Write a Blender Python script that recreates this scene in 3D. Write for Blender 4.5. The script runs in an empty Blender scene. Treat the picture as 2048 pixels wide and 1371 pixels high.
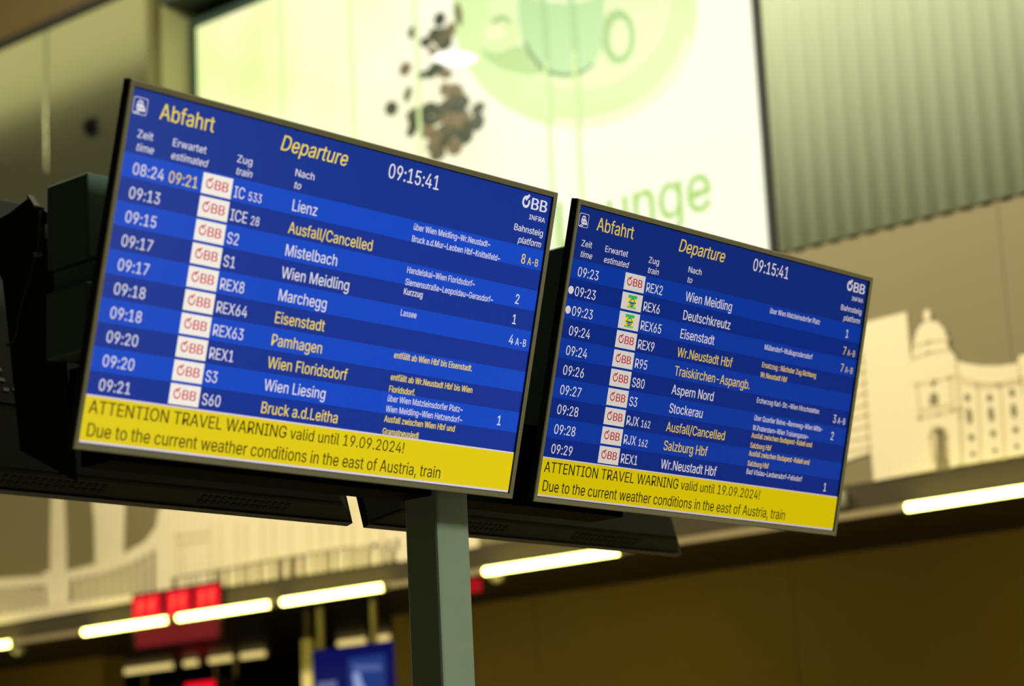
import bpy, bmesh, math, random
from mathutils import Vector, Matrix
from mathutils.geometry import tessellate_polygon

random.seed(7)
C = bpy.context.scene.collection
SC = bpy.context.scene

# ------------------------------------------------------------------ camera
PITCH, ROLL, HEAD = 0.21373268, -0.04823786, 0.72350922
CAM = Vector((0, 0, 1.6))
fwd0 = Vector((0, math.cos(PITCH), math.sin(PITCH)))
up0 = Vector((0, -math.sin(PITCH), math.cos(PITCH)))
rt0 = Vector((1, 0, 0))
rt1 = rt0 * math.cos(ROLL) + up0 * math.sin(ROLL)
up1 = -rt0 * math.sin(ROLL) + up0 * math.cos(ROLL)
RZ = Matrix.Rotation(HEAD, 3, 'Z')
rt, up, fw = RZ @ rt1, RZ @ up1, RZ @ fwd0
cam = bpy.data.cameras.new('camera')
cam.sensor_width = 36.0
cam.lens = 79.650882
cam.clip_start, cam.clip_end = 0.05, 200
cam.dof.use_dof = True
cam.dof.focus_distance = 4.50
cam.dof.aperture_fstop = 2.9
co = bpy.data.objects.new('camera', cam)
C.objects.link(co)
co.matrix_world = Matrix(((rt.x, up.x, -fw.x, CAM.x), (rt.y, up.y, -fw.y, CAM.y), (rt.z, up.z, -fw.z, CAM.z), (0, 0, 0, 1)))
SC.camera = co

# ------------------------------------------------------------------ world, exposure
SC.view_settings.view_transform = 'Standard'
SC.view_settings.look = 'None'
SC.view_settings.exposure = 0.0
SC.view_settings.gamma = 1.0
SC.view_settings.use_curve_mapping = False
w = bpy.data.worlds.new('hall_ambient')
SC.world = w
w.use_nodes = True
w.node_tree.nodes['Background'].inputs[0].default_value = (0.9, 1.0, 0.62, 1)
w.node_tree.nodes['Background'].inputs[1].default_value = 0.022


def lamp(name, loc, rot, sx, sy, power, color, label):
    l = bpy.data.lights.new(name, 'AREA')
    l.shape = 'RECTANGLE'
    l.size, l.size_y, l.energy, l.color = sx, sy, power, color
    o = bpy.data.objects.new(name, l)
    o.location, o.rotation_euler = loc, rot
    C.objects.link(o)
    o['label'], o['category'] = label, 'lamp'
    return o


HALL = (1.0, 0.93, 0.68)
# added unseen area lights: mural wall fill, then bezel and post fill
lamp('hall_fill', (-8.0, 3.5, 8.2), (math.radians(50), 0, 0), 11, 0.6, 1050, HALL, 'added long warm area light, unseen, brightening the mural wall')
lamp('hall_fill', (5.0, 5.0, 7.0), (0, math.radians(60), 0), 1.5, 3, 330, (0.90, 1.0, 0.74), 'added cool white area light, unseen, brightening the departure board bezels and post')
lamp('screen_veil_light', (8.2, 8.85, 1.0), (math.radians(-90), 0, 0), 5, 2.0, 45, (0.9, 0.95, 1.0), 'added pale area light, unseen to the right, for the veil on the screens')  # added light, gives the pale veil reflected on the left screen

# ------------------------------------------------------------------ materials


def lin(c):
    c = c / 255.0
    return c / 12.92 if c <= 0.04045 else ((c + 0.055) / 1.055) ** 2.4


def rgb(c):
    return (lin(c[0]), lin(c[1]), lin(c[2]), 1)


MATS = {}


def pm(name, c, rough=0.5, metal=0.0, noise=0.06, scale=6.0, spec=0.5, bump=0.0):
    """painted / metal surface with a little procedural unevenness"""
    if name in MATS:
        return MATS[name]
    m = bpy.data.materials.new(name)
    m.use_nodes = True
    nt = m.node_tree
    b = nt.nodes['Principled BSDF']
    b.inputs['Roughness'].default_value = rough
    b.inputs['Metallic'].default_value = metal
    b.inputs['Specular IOR Level'].default_value = spec
    tc = nt.nodes.new('ShaderNodeTexCoord')
    nz = nt.nodes.new('ShaderNodeTexNoise')
    nz.inputs['Scale'].default_value = scale
    nz.inputs['Detail'].default_value = 4
    nt.links.new(tc.outputs['Object'], nz.inputs['Vector'])
    mx = nt.nodes.new('ShaderNodeMix')
    mx.data_type = 'RGBA'
    base = rgb(c)
    mx.inputs[6].default_value = tuple(v * (1 - noise) for v in base[:3]) + (1,)
    mx.inputs[7].default_value = tuple(min(1, v * (1 + noise)) for v in base[:3]) + (1,)
    nt.links.new(nz.outputs['Fac'], mx.inputs[0])
    nt.links.new(mx.outputs[2], b.inputs['Base Color'])
    if bump:
        bp = nt.nodes.new('ShaderNodeBump')
        bp.inputs['Strength'].default_value = bump
        nt.links.new(nz.outputs['Fac'], bp.inputs['Height'])
        nt.links.new(bp.outputs[0], b.inputs['Normal'])
    MATS[name] = m
    return m


def em(name, c, k=1.0, gloss=0.0):
    """something that gives off light: lamps, backlit print, lit screen (with a faint glass sheen)"""
    if name in MATS:
        return MATS[name]
    m = bpy.data.materials.new(name)
    m.use_nodes = True
    nt = m.node_tree
    b = nt.nodes['Principled BSDF']
    b.inputs['Base Color'].default_value = (0.004, 0.004, 0.006, 1)
    b.inputs['Roughness'].default_value = 0.25
    b.inputs['Specular IOR Level'].default_value = gloss
    b.inputs['Emission Color'].default_value = rgb(c)
    b.inputs['Emission Strength'].default_value = k
    MATS[name] = m
    return m


# ------------------------------------------------------------------ mesh builder


class MB:
    def __init__(s):
        s.v, s.f, s.m, s.mats = [], [], [], []

    def mi(s, m):
        if m not in s.mats:
            s.mats.append(m)
        return s.mats.index(m)

    def add(s, vs, fs, m):
        o = len(s.v)
        s.v += [tuple(p) for p in vs]
        k = s.mi(m)
        for f in fs:
            s.f.append(tuple(i + o for i in f))
            s.m.append(k)

    def box(s, x0, x1, y0, y1, z0, z1, m):
        vs = [(x, y, z) for z in (z0, z1) for y in (y0, y1) for x in (x0, x1)]
        s.add(vs, [(0, 2, 3, 1), (4, 5, 7, 6), (0, 1, 5, 4), (2, 6, 7, 3), (0, 4, 6, 2), (1, 3, 7, 5)], m)

    def prism(s, pts, a, b, m, axis='y'):
        """extrude a 2-D outline (x, z) from y=a to y=b (axis y), or (x, y) from z=a to z=b (axis z)"""
        n = len(pts)
        if axis == 'y':
            vs = [(p[0], a, p[1]) for p in pts] + [(p[0], b, p[1]) for p in pts]
        else:
            vs = [(p[0], p[1], a) for p in pts] + [(p[0], p[1], b) for p in pts]
        fs = [tuple(range(n)), tuple(range(2 * n - 1, n - 1, -1))]
        fs += [(i, i + n, (i + 1) % n + n, (i + 1) % n) for i in range(n)]
        s.add(vs, fs, m)

    def rect(s, u0, v0, u1, v1, z, m):
        s.add([(u0, v0, z), (u1, v0, z), (u1, v1, z), (u0, v1, z)], [(0, 1, 2, 3)], m)

    def tube(s, pts, r, m, n=10):
        pts = [Vector(p) for p in pts]
        rings = []
        for i, p in enumerate(pts):
            d = (pts[min(i + 1, len(pts) - 1)] - pts[max(i - 1, 0)]).normalized()
            a = d.cross(Vector((0.13, 0.31, 0.94)))
            if a.length < 1e-3:
                a = d.cross(Vector((1, 0, 0)))
            a.normalize()
            b = d.cross(a)
            rr = r[i] if isinstance(r, (list, tuple)) else r
            rings.append([p + (a * math.cos(t) + b * math.sin(t)) * rr for t in [2 * math.pi * k / n for k in range(n)]])
        vs = [q for ring in rings for q in ring]
        fs = []
        for i in range(len(rings) - 1):
            for k in range(n):
                fs.append((i * n + k, i * n + (k + 1) % n, (i + 1) * n + (k + 1) % n, (i + 1) * n + k))
        fs += [tuple(range(n - 1, -1, -1)), tuple(range((len(rings) - 1) * n, len(rings) * n))]
        s.add(vs, fs, m)

    def line(s, pts, wd, a, b, m):
        """a thin raised band along a polyline on the wall (x, z)"""
        for p, q in zip(pts[:-1], pts[1:]):
            d = Vector((q[0] - p[0], q[1] - p[1]))
            L = d.length or 1e-6
            n = Vector((-d.y, d.x)) / L * wd / 2
            e = d / L * wd * 0.4
            s.prism([(p[0] - e.x + n.x, p[1] - e.y + n.y), (p[0] - e.x - n.x, p[1] - e.y - n.y), (q[0] + e.x - n.x, q[1] + e.y - n.y), (q[0] + e.x + n.x, q[1] + e.y + n.y)], a, b, m)

    def build(s, name, parent=None, bevel=0, smooth=False):
        me = bpy.data.meshes.new(name)
        me.from_pydata(s.v, [], s.f)
        me.polygons.foreach_set('material_index', s.m)
        for m in s.mats:
            me.materials.append(m)
        bm = bmesh.new()
        bm.from_mesh(me)
        bmesh.ops.recalc_face_normals(bm, faces=bm.faces)
        bm.to_mesh(me)
        bm.free()
        if smooth:
            me.polygons.foreach_set('use_smooth', [True] * len(me.polygons))
        me.update()
        o = bpy.data.objects.new(name, me)
        C.objects.link(o)
        if parent:
            o.parent = parent
        if bevel:
            md = o.modifiers.new('bevel', 'BEVEL')
            md.width, md.segments, md.limit_method = bevel, 2, 'ANGLE'
        return o


def tag(o, label, cat, group=None):
    o['label'], o['category'] = label, cat
    if group:
        o['group'] = group
    return o


def thing(name, label, cat, loc=(0, 0, 0), group=None):
    o = bpy.data.objects.new(name, None)
    o.empty_display_size = 0.1
    o.location = loc
    C.objects.link(o)
    return tag(o, label, cat, group)


def struct(mb, name, **k):
    o = mb.build(name, **k)
    o['kind'] = 'structure'
    return o


# ------------------------------------------------------------------ lettering (outlines of a plain sans, 1/500 em, cap height 254)
GL = {
    ' ': (94,[]),
    '!': (98,[[34,80,32,254,66,254,64,80],[49,-2,40,-1,33,4,28,12,26,20,28,29,33,37,40,42,49,43,58,42,65,37,70,29,72,20,70,12,65,4,58,-1]]),
    ',': (94,[[19,-60,34,36,68,36,42,-60]]),
    '-': (227,[[168,122,168,94,57,94,57,122]]),
    '.': (94,[[48,-2,39,-1,31,4,26,12,25,20,26,29,31,37,39,42,48,43,56,42,64,37,69,29,71,20,69,12,64,4,56,-1]]),
    '/': (125,[[117,266,36,-38,7,-38,89,266]]),
    '0': (227,[[113,-3,87,0,65,12,47,31,34,57,27,89,24,127,27,165,35,197,48,223,65,242,87,254,113,258,139,254,161,242,179,223,192,197,200,165,203,127,200,89,192,57,179,31,162,12,140,0],[113,25,131,28,145,37,157,52,165,72,170,97,172,127,170,157,165,182,157,203,145,218,131,227,113,230,96,227,82,218,70,203,62,182,56,157,55,127,56,97,62,72,70,52,82,37,96,28]]),
    '1': (227,[[38,0,38,27,195,27,195,0],[138,254,138,0,106,0,106,224,105,224,43,179,43,213,99,254]]),
    '2': (227,[[32,0,32,24,117,114,141,141,155,163,160,186,159,198,154,209,146,218,137,224,112,230,98,228,86,224,77,216,69,207,65,195,64,181,33,181,35,202,43,221,55,237,72,248,91,255,112,258,134,255,153,248,169,237,181,223,188,205,191,186,185,159,168,129,133,90,76,30,76,28,195,28,195,0]]),
    '3': (227,[[109,-3,87,-1,66,5,49,15,35,29,26,46,22,66,55,66,57,54,63,44,72,35,83,30,109,25,138,30,149,37,157,46,163,58,165,72,163,86,158,98,150,109,137,117,121,122,101,124,78,124,78,150,144,224,144,226,35,226,35,254,186,254,186,230,106,139,106,144,132,144,154,138,172,127,185,111,194,93,196,72,194,51,185,33,172,18,154,6,133,-1]]),
    '4': (227,[[20,53,20,79,123,254,155,254,54,83,54,81,207,81,207,53],[141,0,141,61,141,73,141,159,171,159,171,0]]),
    '5': (227,[[111,-3,89,-1,70,6,54,16,41,30,33,47,30,65,61,65,64,54,69,44,87,30,111,25,125,27,138,32,149,41,157,52,162,66,164,81,162,97,157,111,148,122,137,131,124,137,109,138,84,134,64,123,34,126,48,254,183,254,183,226,75,226,67,151,68,151,89,162,115,167,131,165,147,160,161,153,172,143,182,130,189,116,194,99,195,82,193,58,184,38,171,21,154,8,134,-1]]),
    '6': (227,[[113,-3,91,-1,71,7,55,20,42,37,34,58,32,81,34,100,40,119,69,170,126,254,161,254,75,131,73,131,83,144,98,153,117,157,139,155,158,147,173,136,185,120,192,101,194,79,192,56,184,36,171,20,155,7,135,-1],[113,24,127,26,139,31,149,40,157,51,162,64,164,79,162,94,157,107,149,118,139,126,127,131,113,133,99,131,87,126,77,118,69,107,64,94,62,79,64,64,69,51,77,40,87,31,99,26]]),
    '7': (227,[[48,0,162,224,162,226,31,226,31,254,195,254,195,224,82,0]]),
    '8': (227,[[113,-3,89,-1,68,6,50,17,37,31,29,48,26,68,28,83,33,98,40,110,51,121,63,128,76,132,76,133,59,141,46,154,38,171,35,190,38,209,45,225,57,239,73,249,92,256,113,258,134,256,153,249,169,239,181,225,188,209,191,190,188,171,180,154,167,141,150,133,150,132,164,128,176,121,186,110,194,98,199,83,200,68,198,48,189,31,176,17,158,6,137,-1],[113,25,129,26,142,30,153,37,161,46,167,57,168,69,167,83,161,94,153,104,141,111,128,116,113,118,98,116,85,111,73,104,65,94,59,83,58,69,59,57,64,46,73,37,84,30,97,26],[113,145,137,150,146,157,154,165,158,176,160,188,158,200,154,210,147,218,138,225,113,230,89,225,79,218,72,210,68,200,66,188,68,176,72,165,79,157,89,150]]),
    '9': (227,[[113,258,135,255,155,247,171,234,184,217,192,197,194,173,192,155,186,135,158,84,100,0,65,0,151,124,154,124,144,111,128,101,109,97,87,100,69,107,53,119,41,134,34,154,32,176,34,198,42,218,55,235,71,247,91,255],[113,230,99,228,87,223,77,215,69,204,64,191,63,176,64,161,69,148,77,137,87,129,99,123,113,122,127,123,139,129,149,137,157,147,162,160,164,175,162,190,157,204,150,215,139,223,127,228]]),
    ':': (94,[[48,-2,39,-1,31,4,26,12,25,20,26,29,31,37,39,42,48,43,56,42,64,37,69,29,71,20,69,12,64,4,56,-1],[48,135,39,137,31,142,26,149,25,158,26,167,31,174,39,179,48,181,56,179,64,174,69,167,71,158,69,149,64,142,56,137]]),
    'A': (240,[[8,0,101,254,138,254,231,0,198,0,144,151,132,186,116,239,123,239,106,185,95,151,43,0],[55,71,55,99,185,99,185,71]]),
    'B': (228,[[30,0,30,254,121,254,145,252,164,245,180,235,190,221,197,205,199,187,198,172,193,160,178,143,157,133,157,131,170,129,182,123,192,114,201,102,207,86,209,68,207,50,200,33,189,20,172,9,151,2,123,0],[62,29,122,29,148,31,165,40,175,53,178,68,176,81,171,92,163,102,153,109,140,114,124,115,62,115],[62,143,119,143,144,148,154,155,162,163,166,174,168,186,165,202,156,214,141,223,120,226,62,226]]),
    'C': (255,[[134,-3,103,1,75,12,52,32,35,58,24,90,20,127,24,165,35,197,52,223,75,242,103,254,134,258,170,252,186,245,201,236,214,224,224,209,232,193,236,174,204,174,195,197,179,214,158,224,134,228,111,225,92,216,75,202,62,182,54,157,52,127,54,97,63,72,75,53,92,38,112,29,134,26,158,30,179,40,195,57,204,80,236,80,232,62,224,45,214,31,201,19,187,9,170,2,153,-2]]),
    'D': (251,[[109,0,48,0,48,29,107,29,136,31,159,40,177,55,189,75,197,99,200,128,197,156,190,180,177,200,160,214,138,223,110,226,47,226,47,254,113,254,147,251,176,239,200,221,217,196,227,164,231,128,227,91,217,59,199,34,175,15,145,4],[62,254,62,0,30,0,30,254]]),
    'E': (209,[[30,0,30,254,186,254,186,226,62,226,62,143,178,143,178,114,62,114,62,29,188,29,188,0]]),
    'F': (205,[[30,0,30,254,185,254,185,226,62,226,62,139,173,139,173,111,62,111,62,0]]),
    'G': (260,[[134,-3,102,1,75,13,52,32,35,58,24,90,20,127,24,165,35,197,52,223,74,242,102,254,132,258,152,256,170,252,187,245,202,235,214,222,225,208,232,192,237,174,204,174,194,197,178,213,158,224,133,228,111,225,92,216,75,202,62,182,54,157,52,127,54,97,63,72,75,53,92,38,112,29,134,26,155,29,172,36,187,47,198,62,205,80,207,101,217,100,141,100,141,128,239,128,239,100,236,71,225,45,209,25,188,9,163,0]]),
    'H': (258,[[30,0,30,254,62,254,62,144,196,144,196,254,228,254,228,0,196,0,196,116,62,116,62,0]]),
    'I': (150,[[16,0,16,29,59,29,59,226,16,226,16,254,135,254,135,226,91,226,91,29,135,29,135,0]]),
    'J': (198,[[93,-3,62,2,38,16,22,40,17,73,17,86,49,86,49,73,52,52,61,37,75,28,93,25,110,28,124,37,133,52,136,73,136,254,168,254,168,73,163,40,147,16,123,2]]),
    'K': (233,[[52,73,52,108,70,131,87,152,106,172,182,254,224,254,116,138,114,138],[30,0,30,254,62,254,62,167,62,112,62,97,62,0],[186,0,94,130,114,155,224,0]]),
    'L': (196,[[30,0,30,254,62,254,62,29,181,29,181,0]]),
    'M': (314,[[30,0,30,254,76,254,139,94,144,79,150,61,156,42,161,24,154,24,159,41,165,61,171,79,176,94,238,254,284,254,284,0,252,0,252,145,252,163,253,184,253,207,253,229,256,229,249,205,241,181,234,161,228,145,171,0,143,0,85,145,80,160,72,181,65,204,56,229,59,229,60,208,60,186,61,164,61,145,61,0]]),
    'N': (262,[[30,0,30,254,68,254,172,91,181,75,194,53,207,27,202,27,200,54,200,79,199,97,199,254,232,254,232,0,193,0,101,145,89,165,74,191,54,226,60,227,61,192,62,164,62,145,62,0]]),
    'O': (267,[[133,-3,103,1,75,12,52,32,35,58,24,90,20,127,24,165,35,197,52,223,75,242,103,254,133,258,164,254,192,242,215,223,232,197,243,165,247,127,243,90,232,58,215,32,192,12,164,1],[133,26,155,29,175,38,191,52,204,72,212,97,215,127,212,157,204,182,191,202,175,216,155,225,133,228,112,225,92,216,75,202,63,182,54,157,52,127,54,97,63,72,75,52,92,38,112,29]]),
    'P': (222,[[30,0,30,254,118,254,144,252,166,244,183,231,195,215,202,195,204,174,202,152,195,133,183,116,166,104,144,96,118,93,55,93,55,121,116,121,134,123,149,128,159,136,167,147,171,160,172,174,171,188,167,201,159,211,148,219,134,224,116,226,62,226,62,0]]),
    'Q': (267,[[123,80,156,80,185,42,192,32,234,-24,200,-24,173,13,166,23],[133,-3,103,1,75,12,52,32,35,58,24,90,20,127,24,165,35,197,52,223,75,242,103,254,133,258,164,254,192,242,215,223,232,197,243,165,247,127,243,90,232,58,215,32,192,12,164,1],[133,26,155,29,175,38,191,52,204,72,212,97,215,127,212,157,204,182,191,202,175,216,155,225,133,228,112,225,92,216,75,202,63,182,54,157,52,127,54,97,63,72,75,52,92,38,112,29]]),
    'R': (224,[[30,0,30,254,118,254,145,252,167,244,183,232,195,217,202,198,205,176,202,154,195,136,183,120,166,109,145,101,118,99,48,99,48,128,117,128,135,129,149,133,160,141,167,150,171,162,173,176,171,190,167,202,159,212,149,220,134,224,116,226,62,226,62,0],[177,0,115,115,151,115,214,0]]),
    'S': (223,[[112,-4,86,-2,64,5,46,15,32,30,23,48,19,68,52,68,55,55,62,44,71,35,83,29,112,25,128,26,143,30,155,37,165,46,171,57,173,70,171,81,166,89,148,102,122,111,92,120,64,130,43,145,30,163,26,186,29,206,37,224,51,238,69,249,90,256,114,258,137,256,158,249,175,238,189,224,197,208,200,189,169,189,163,206,151,219,134,227,112,229,97,228,84,224,73,218,64,209,59,199,58,188,60,176,65,167,85,154,106,147,132,140,156,132,179,119,197,99,202,85,204,69,201,50,193,32,180,17,162,5,139,-2]]),
    'T': (224,[[16,226,16,254,208,254,208,226,128,226,128,0,96,0,96,226]]),
    'V': (240,[[102,0,8,254,42,254,96,103,108,69,124,15,117,15,133,69,145,103,197,254,231,254,139,0]]),
    'W': (343,[[78,0,8,254,41,254,82,98,88,73,93,47,98,20,95,20,100,47,106,73,112,98,153,254,190,254,231,98,237,73,243,47,249,20,244,20,249,47,255,73,261,98,302,254,335,254,265,0,228,0,184,161,176,196,168,237,175,237,167,197,159,161,115,0]]),
    'X': (237,[[9,0,109,142,109,118,15,254,52,254,89,200,102,181,112,164,122,146,116,146,126,164,136,181,149,200,187,254,223,254,129,119,129,143,228,0,191,0,146,65,134,83,125,98,115,116,122,116,113,98,103,83,91,65,46,0]]),
    'Z': (219,[[21,0,21,23,137,193,153,215,170,238,174,227,143,226,111,226,20,226,20,254,198,254,198,231,84,64,67,40,49,17,45,27,76,28,107,29,200,29,200,0]]),
    'a': (195,[[80,-4,63,-3,47,2,34,11,24,22,17,37,15,54,17,69,22,80,29,90,39,97,63,105,89,110,117,113,133,117,136,121,138,127,138,128,133,148,120,161,98,165,75,161,59,150,50,137,20,146,29,161,39,173,52,182,66,188,97,192,119,190,143,180,153,172,161,160,167,145,168,126,168,0,138,0,138,26,136,26,126,12,108,1],[85,23,101,24,114,29,124,37,132,47,136,57,138,69,138,95,130,91,116,88,100,86,88,84,67,79,52,70,47,62,46,52,51,36,65,26]]),
    'b': (212,[[115,-4,99,-3,86,2,69,16,59,29,56,29,56,0,26,0,26,254,57,254,57,160,59,160,69,173,86,186,98,191,115,192,137,189,156,180,173,166,185,146,193,122,195,94,193,66,185,42,173,23,157,8,137,-1],[110,23,126,26,140,33,150,44,158,58,163,75,164,95,163,114,158,131,150,145,140,156,126,163,110,165,94,163,81,156,70,145,62,131,58,114,56,95,58,75,63,58,70,43,81,32,94,26]]),
    'c': (198,[[104,-4,79,-1,58,8,41,23,28,43,20,66,17,94,20,122,28,146,41,165,58,180,79,189,104,192,130,189,153,178,170,161,181,138,151,131,145,145,135,155,121,162,104,165,86,162,73,155,62,144,54,129,50,112,48,94,50,75,54,59,62,44,73,33,86,26,104,23,121,26,135,33,146,44,152,59,181,51,171,28,153,11,130,0]]),
    'd': (212,[[98,-4,75,-1,56,8,40,23,27,42,20,66,17,94,20,122,27,146,40,166,56,180,75,189,98,192,114,191,126,186,144,173,153,160,155,160,155,254,186,254,186,0,156,0,156,29,153,29,143,16,126,2,114,-3],[102,23,118,26,132,32,142,43,150,58,154,75,156,95,154,114,150,131,142,145,132,156,118,163,102,165,86,163,72,156,62,145,54,131,50,114,48,95,50,75,54,58,62,44,73,33,86,26]]),
    'e': (202,[[106,-4,80,-1,58,8,41,23,28,42,20,66,17,93,20,121,28,145,40,165,58,180,78,189,103,192,133,187,147,180,160,170,170,157,179,141,184,121,186,97,186,85,37,85,37,110,169,110,155,101,153,119,149,134,141,147,131,157,118,163,103,165,87,163,73,157,62,147,54,135,50,121,48,105,48,89,50,69,55,53,64,40,76,31,90,25,106,23,127,26,143,36,153,53,182,45,177,32,168,20,156,10,141,2,125,-3]]),
    'f': (127,[[114,190,114,164,3,164,3,190],[40,0,40,216,42,231,48,243,57,252,68,259,94,265,111,263,121,260,114,234,107,236,97,237,85,235,77,230,72,221,71,209,71,0]]),
    'g': (213,[[103,-75,84,-74,67,-70,41,-55,25,-35,51,-20,61,-33,77,-44,103,-49,124,-46,141,-38,152,-23,156,-3,156,34,153,34,143,21,126,8,114,4,97,2,76,5,56,13,40,27,28,45,20,68,17,96,20,123,27,147,40,166,56,180,76,189,98,192,114,191,127,186,144,173,154,159,157,159,157,190,186,190,186,-4,183,-27,175,-45,162,-59,145,-68,125,-73],[102,30,118,32,132,38,142,47,150,61,155,77,156,96,155,115,150,132,142,146,132,156,119,163,102,165,86,163,73,156,62,145,54,131,50,115,48,96,50,78,54,61,62,48,73,38,86,32]]),
    'h': (205,[[57,113,57,0,26,0,26,254,57,254,57,144,51,144,62,166,76,181,94,189,114,192,132,190,148,184,161,174,170,160,177,142,179,120,179,0,148,0,148,118,145,137,136,152,123,161,105,165,92,163,80,159,71,151,63,141,58,129]]),
    'i': (83,[[26,0,26,190,57,190,57,0],[42,221,34,223,27,227,22,234,21,242,22,249,27,256,34,260,42,262,50,260,57,256,62,249,63,242,62,234,57,227,50,223]]),
    'k': (190,[[55,68,55,106,60,106,142,190,180,190,92,100,89,100],[26,0,26,254,57,254,57,0],[147,0,74,93,96,114,186,0]]),
    'l': (95,[[70,-1,50,2,37,10,29,24,26,42,26,254,57,254,57,49,60,31,65,27,73,26,80,26,85,27,90,1,81,0]]),
    'm': (305,[[26,0,26,190,56,190,56,148,54,148,59,162,66,173,86,188,110,193,129,190,144,180,154,166,160,147,156,147,161,160,169,172,190,187,218,193,234,191,249,186,261,177,270,164,276,148,278,128,278,0,248,0,248,127,245,145,236,156,224,163,209,165,197,164,187,160,173,145,168,124,168,0,137,0,137,130,134,144,126,156,115,163,100,165,79,160,70,154,63,145,58,133,57,119,57,0]]),
    'n': (205,[[57,113,57,0,26,0,26,190,56,190,56,144,51,144,62,166,76,181,94,189,114,192,132,190,147,184,160,174,170,160,176,142,179,120,179,0,148,0,148,118,145,137,136,152,123,161,105,165,92,163,80,159,71,151,63,141,58,129]]),
    'o': (208,[[104,-4,79,-1,58,8,41,23,28,43,20,66,17,94,20,122,28,146,41,165,58,180,79,189,104,192,128,189,149,180,167,165,180,146,188,122,191,94,188,66,180,43,167,23,149,8,128,-1],[104,23,121,26,135,33,146,44,154,59,158,75,160,94,158,112,154,129,146,144,135,155,121,162,104,165,86,162,73,155,62,144,54,129,50,112,48,94,50,75,54,59,62,44,73,33,86,26]]),
    'p': (212,[[26,-71,26,190,56,190,56,160,59,160,69,173,86,186,98,191,115,192,137,189,156,180,173,166,185,146,193,122,195,94,193,66,185,42,173,23,157,8,137,-1,115,-4,99,-3,86,2,69,16,59,29,57,29,57,-71],[110,23,126,26,140,33,150,44,158,58,163,75,164,95,163,114,158,131,150,145,140,156,126,163,110,165,94,163,81,156,70,145,62,131,58,114,56,95,58,75,63,58,70,43,81,32,94,26]]),
    'r': (130,[[26,0,26,190,56,190,56,160,58,160,65,173,76,184,90,190,107,192,115,192,122,192,122,161,115,162,103,163,91,161,80,157,70,151,63,142,58,131,57,118,57,0]]),
    's': (182,[[91,-4,72,-3,56,2,42,9,31,19,23,32,18,47,47,53,53,40,62,30,75,25,91,23,108,25,122,31,131,40,134,51,132,60,127,68,118,74,106,78,75,85,52,93,36,104,27,119,23,137,26,152,33,166,43,177,58,185,74,190,94,192,112,191,127,186,140,179,149,170,162,145,134,139,129,149,121,158,110,164,94,166,78,164,65,158,57,150,54,139,56,129,62,122,86,111,115,105,137,97,153,86,162,71,166,53,163,37,156,24,145,12,130,3,112,-2]]),
    't': (114,[[102,190,102,164,3,164,3,190],[32,236,63,236,63,49,64,38,68,31,75,26,85,25,93,26,101,27,107,1,96,-1,84,-2,62,1,46,11,36,26,32,46]]),
    'u': (205,[[91,-3,73,-1,57,5,44,15,35,29,28,47,26,69,26,190,57,190,57,72,60,52,68,37,82,28,100,25,113,27,125,31,134,38,142,48,146,61,148,76,148,190,179,190,179,0,149,0,149,46,154,46,143,23,129,8,111,0]]),
    'v': (195,[[81,0,9,190,42,190,83,78,93,43,103,10,92,10,101,43,112,78,152,190,186,190,113,0]]),
    'w': (284,[[69,0,11,190,44,190,67,107,77,68,88,21,82,21,93,67,103,107,126,190,158,190,181,107,191,68,201,21,196,21,206,68,217,107,240,190,272,190,215,0,184,0,159,86,152,112,145,140,138,169,145,169,138,140,131,112,124,86,99,0]]),
    'x': (189,[[10,0,86,109,86,86,14,190,50,190,74,153,90,127,104,103,88,103,101,127,117,153,141,190,176,190,104,84,104,107,179,0,143,0,115,43,100,68,86,91,102,91,89,68,74,43,46,0]]),
    'z': (190,[[21,0,21,23,127,160,127,161,24,161,24,190,166,190,166,165,63,30,63,28,169,28,169,0]]),
    '~': (227,[[26,75,28,94,33,109,41,120,51,127,76,133,99,128,123,110,137,99,149,96,159,98,166,104,171,113,172,126,200,126,199,107,193,93,185,81,175,74,151,68,127,74,103,91,89,102,77,105,68,103,60,98,56,89,54,75]]),
    'Ö': (267,[[133,-3,103,1,75,12,52,32,35,58,24,90,20,127,24,165,35,197,52,223,75,242,103,254,133,258,164,254,192,242,215,223,232,197,243,165,247,127,243,90,232,58,215,32,192,12,164,1],[133,26,155,29,175,38,191,52,204,72,212,97,215,127,212,157,204,182,191,202,175,216,155,225,133,228,112,225,92,216,75,202,63,182,54,157,52,127,54,97,63,72,75,52,92,38,112,29],[170,286,162,288,155,292,151,299,149,306,151,314,155,321,162,325,170,326,177,325,184,321,188,314,190,306,188,299,184,292,177,288],[98,286,90,288,83,292,79,299,77,306,79,314,83,321,90,325,98,326,105,325,112,321,116,314,118,306,116,299,112,292,105,288]]),
    'ß': (221,[[61,181,61,0,30,0,30,181,35,215,50,239,71,253,98,258,114,256,130,251,144,243,156,231,163,216,166,197,162,175,154,161,146,149,143,136,144,128,149,121,163,108,181,94,196,76,200,64,202,50,200,34,193,21,183,10,170,3,154,-2,135,-3,104,1,82,10,94,37,109,29,133,25,149,27,161,32,168,41,171,52,169,61,165,69,150,83,132,97,117,113,113,124,111,136,115,153,124,165,132,177,136,194,133,210,125,221,113,227,98,229,82,227,71,218,63,203]]),
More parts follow.
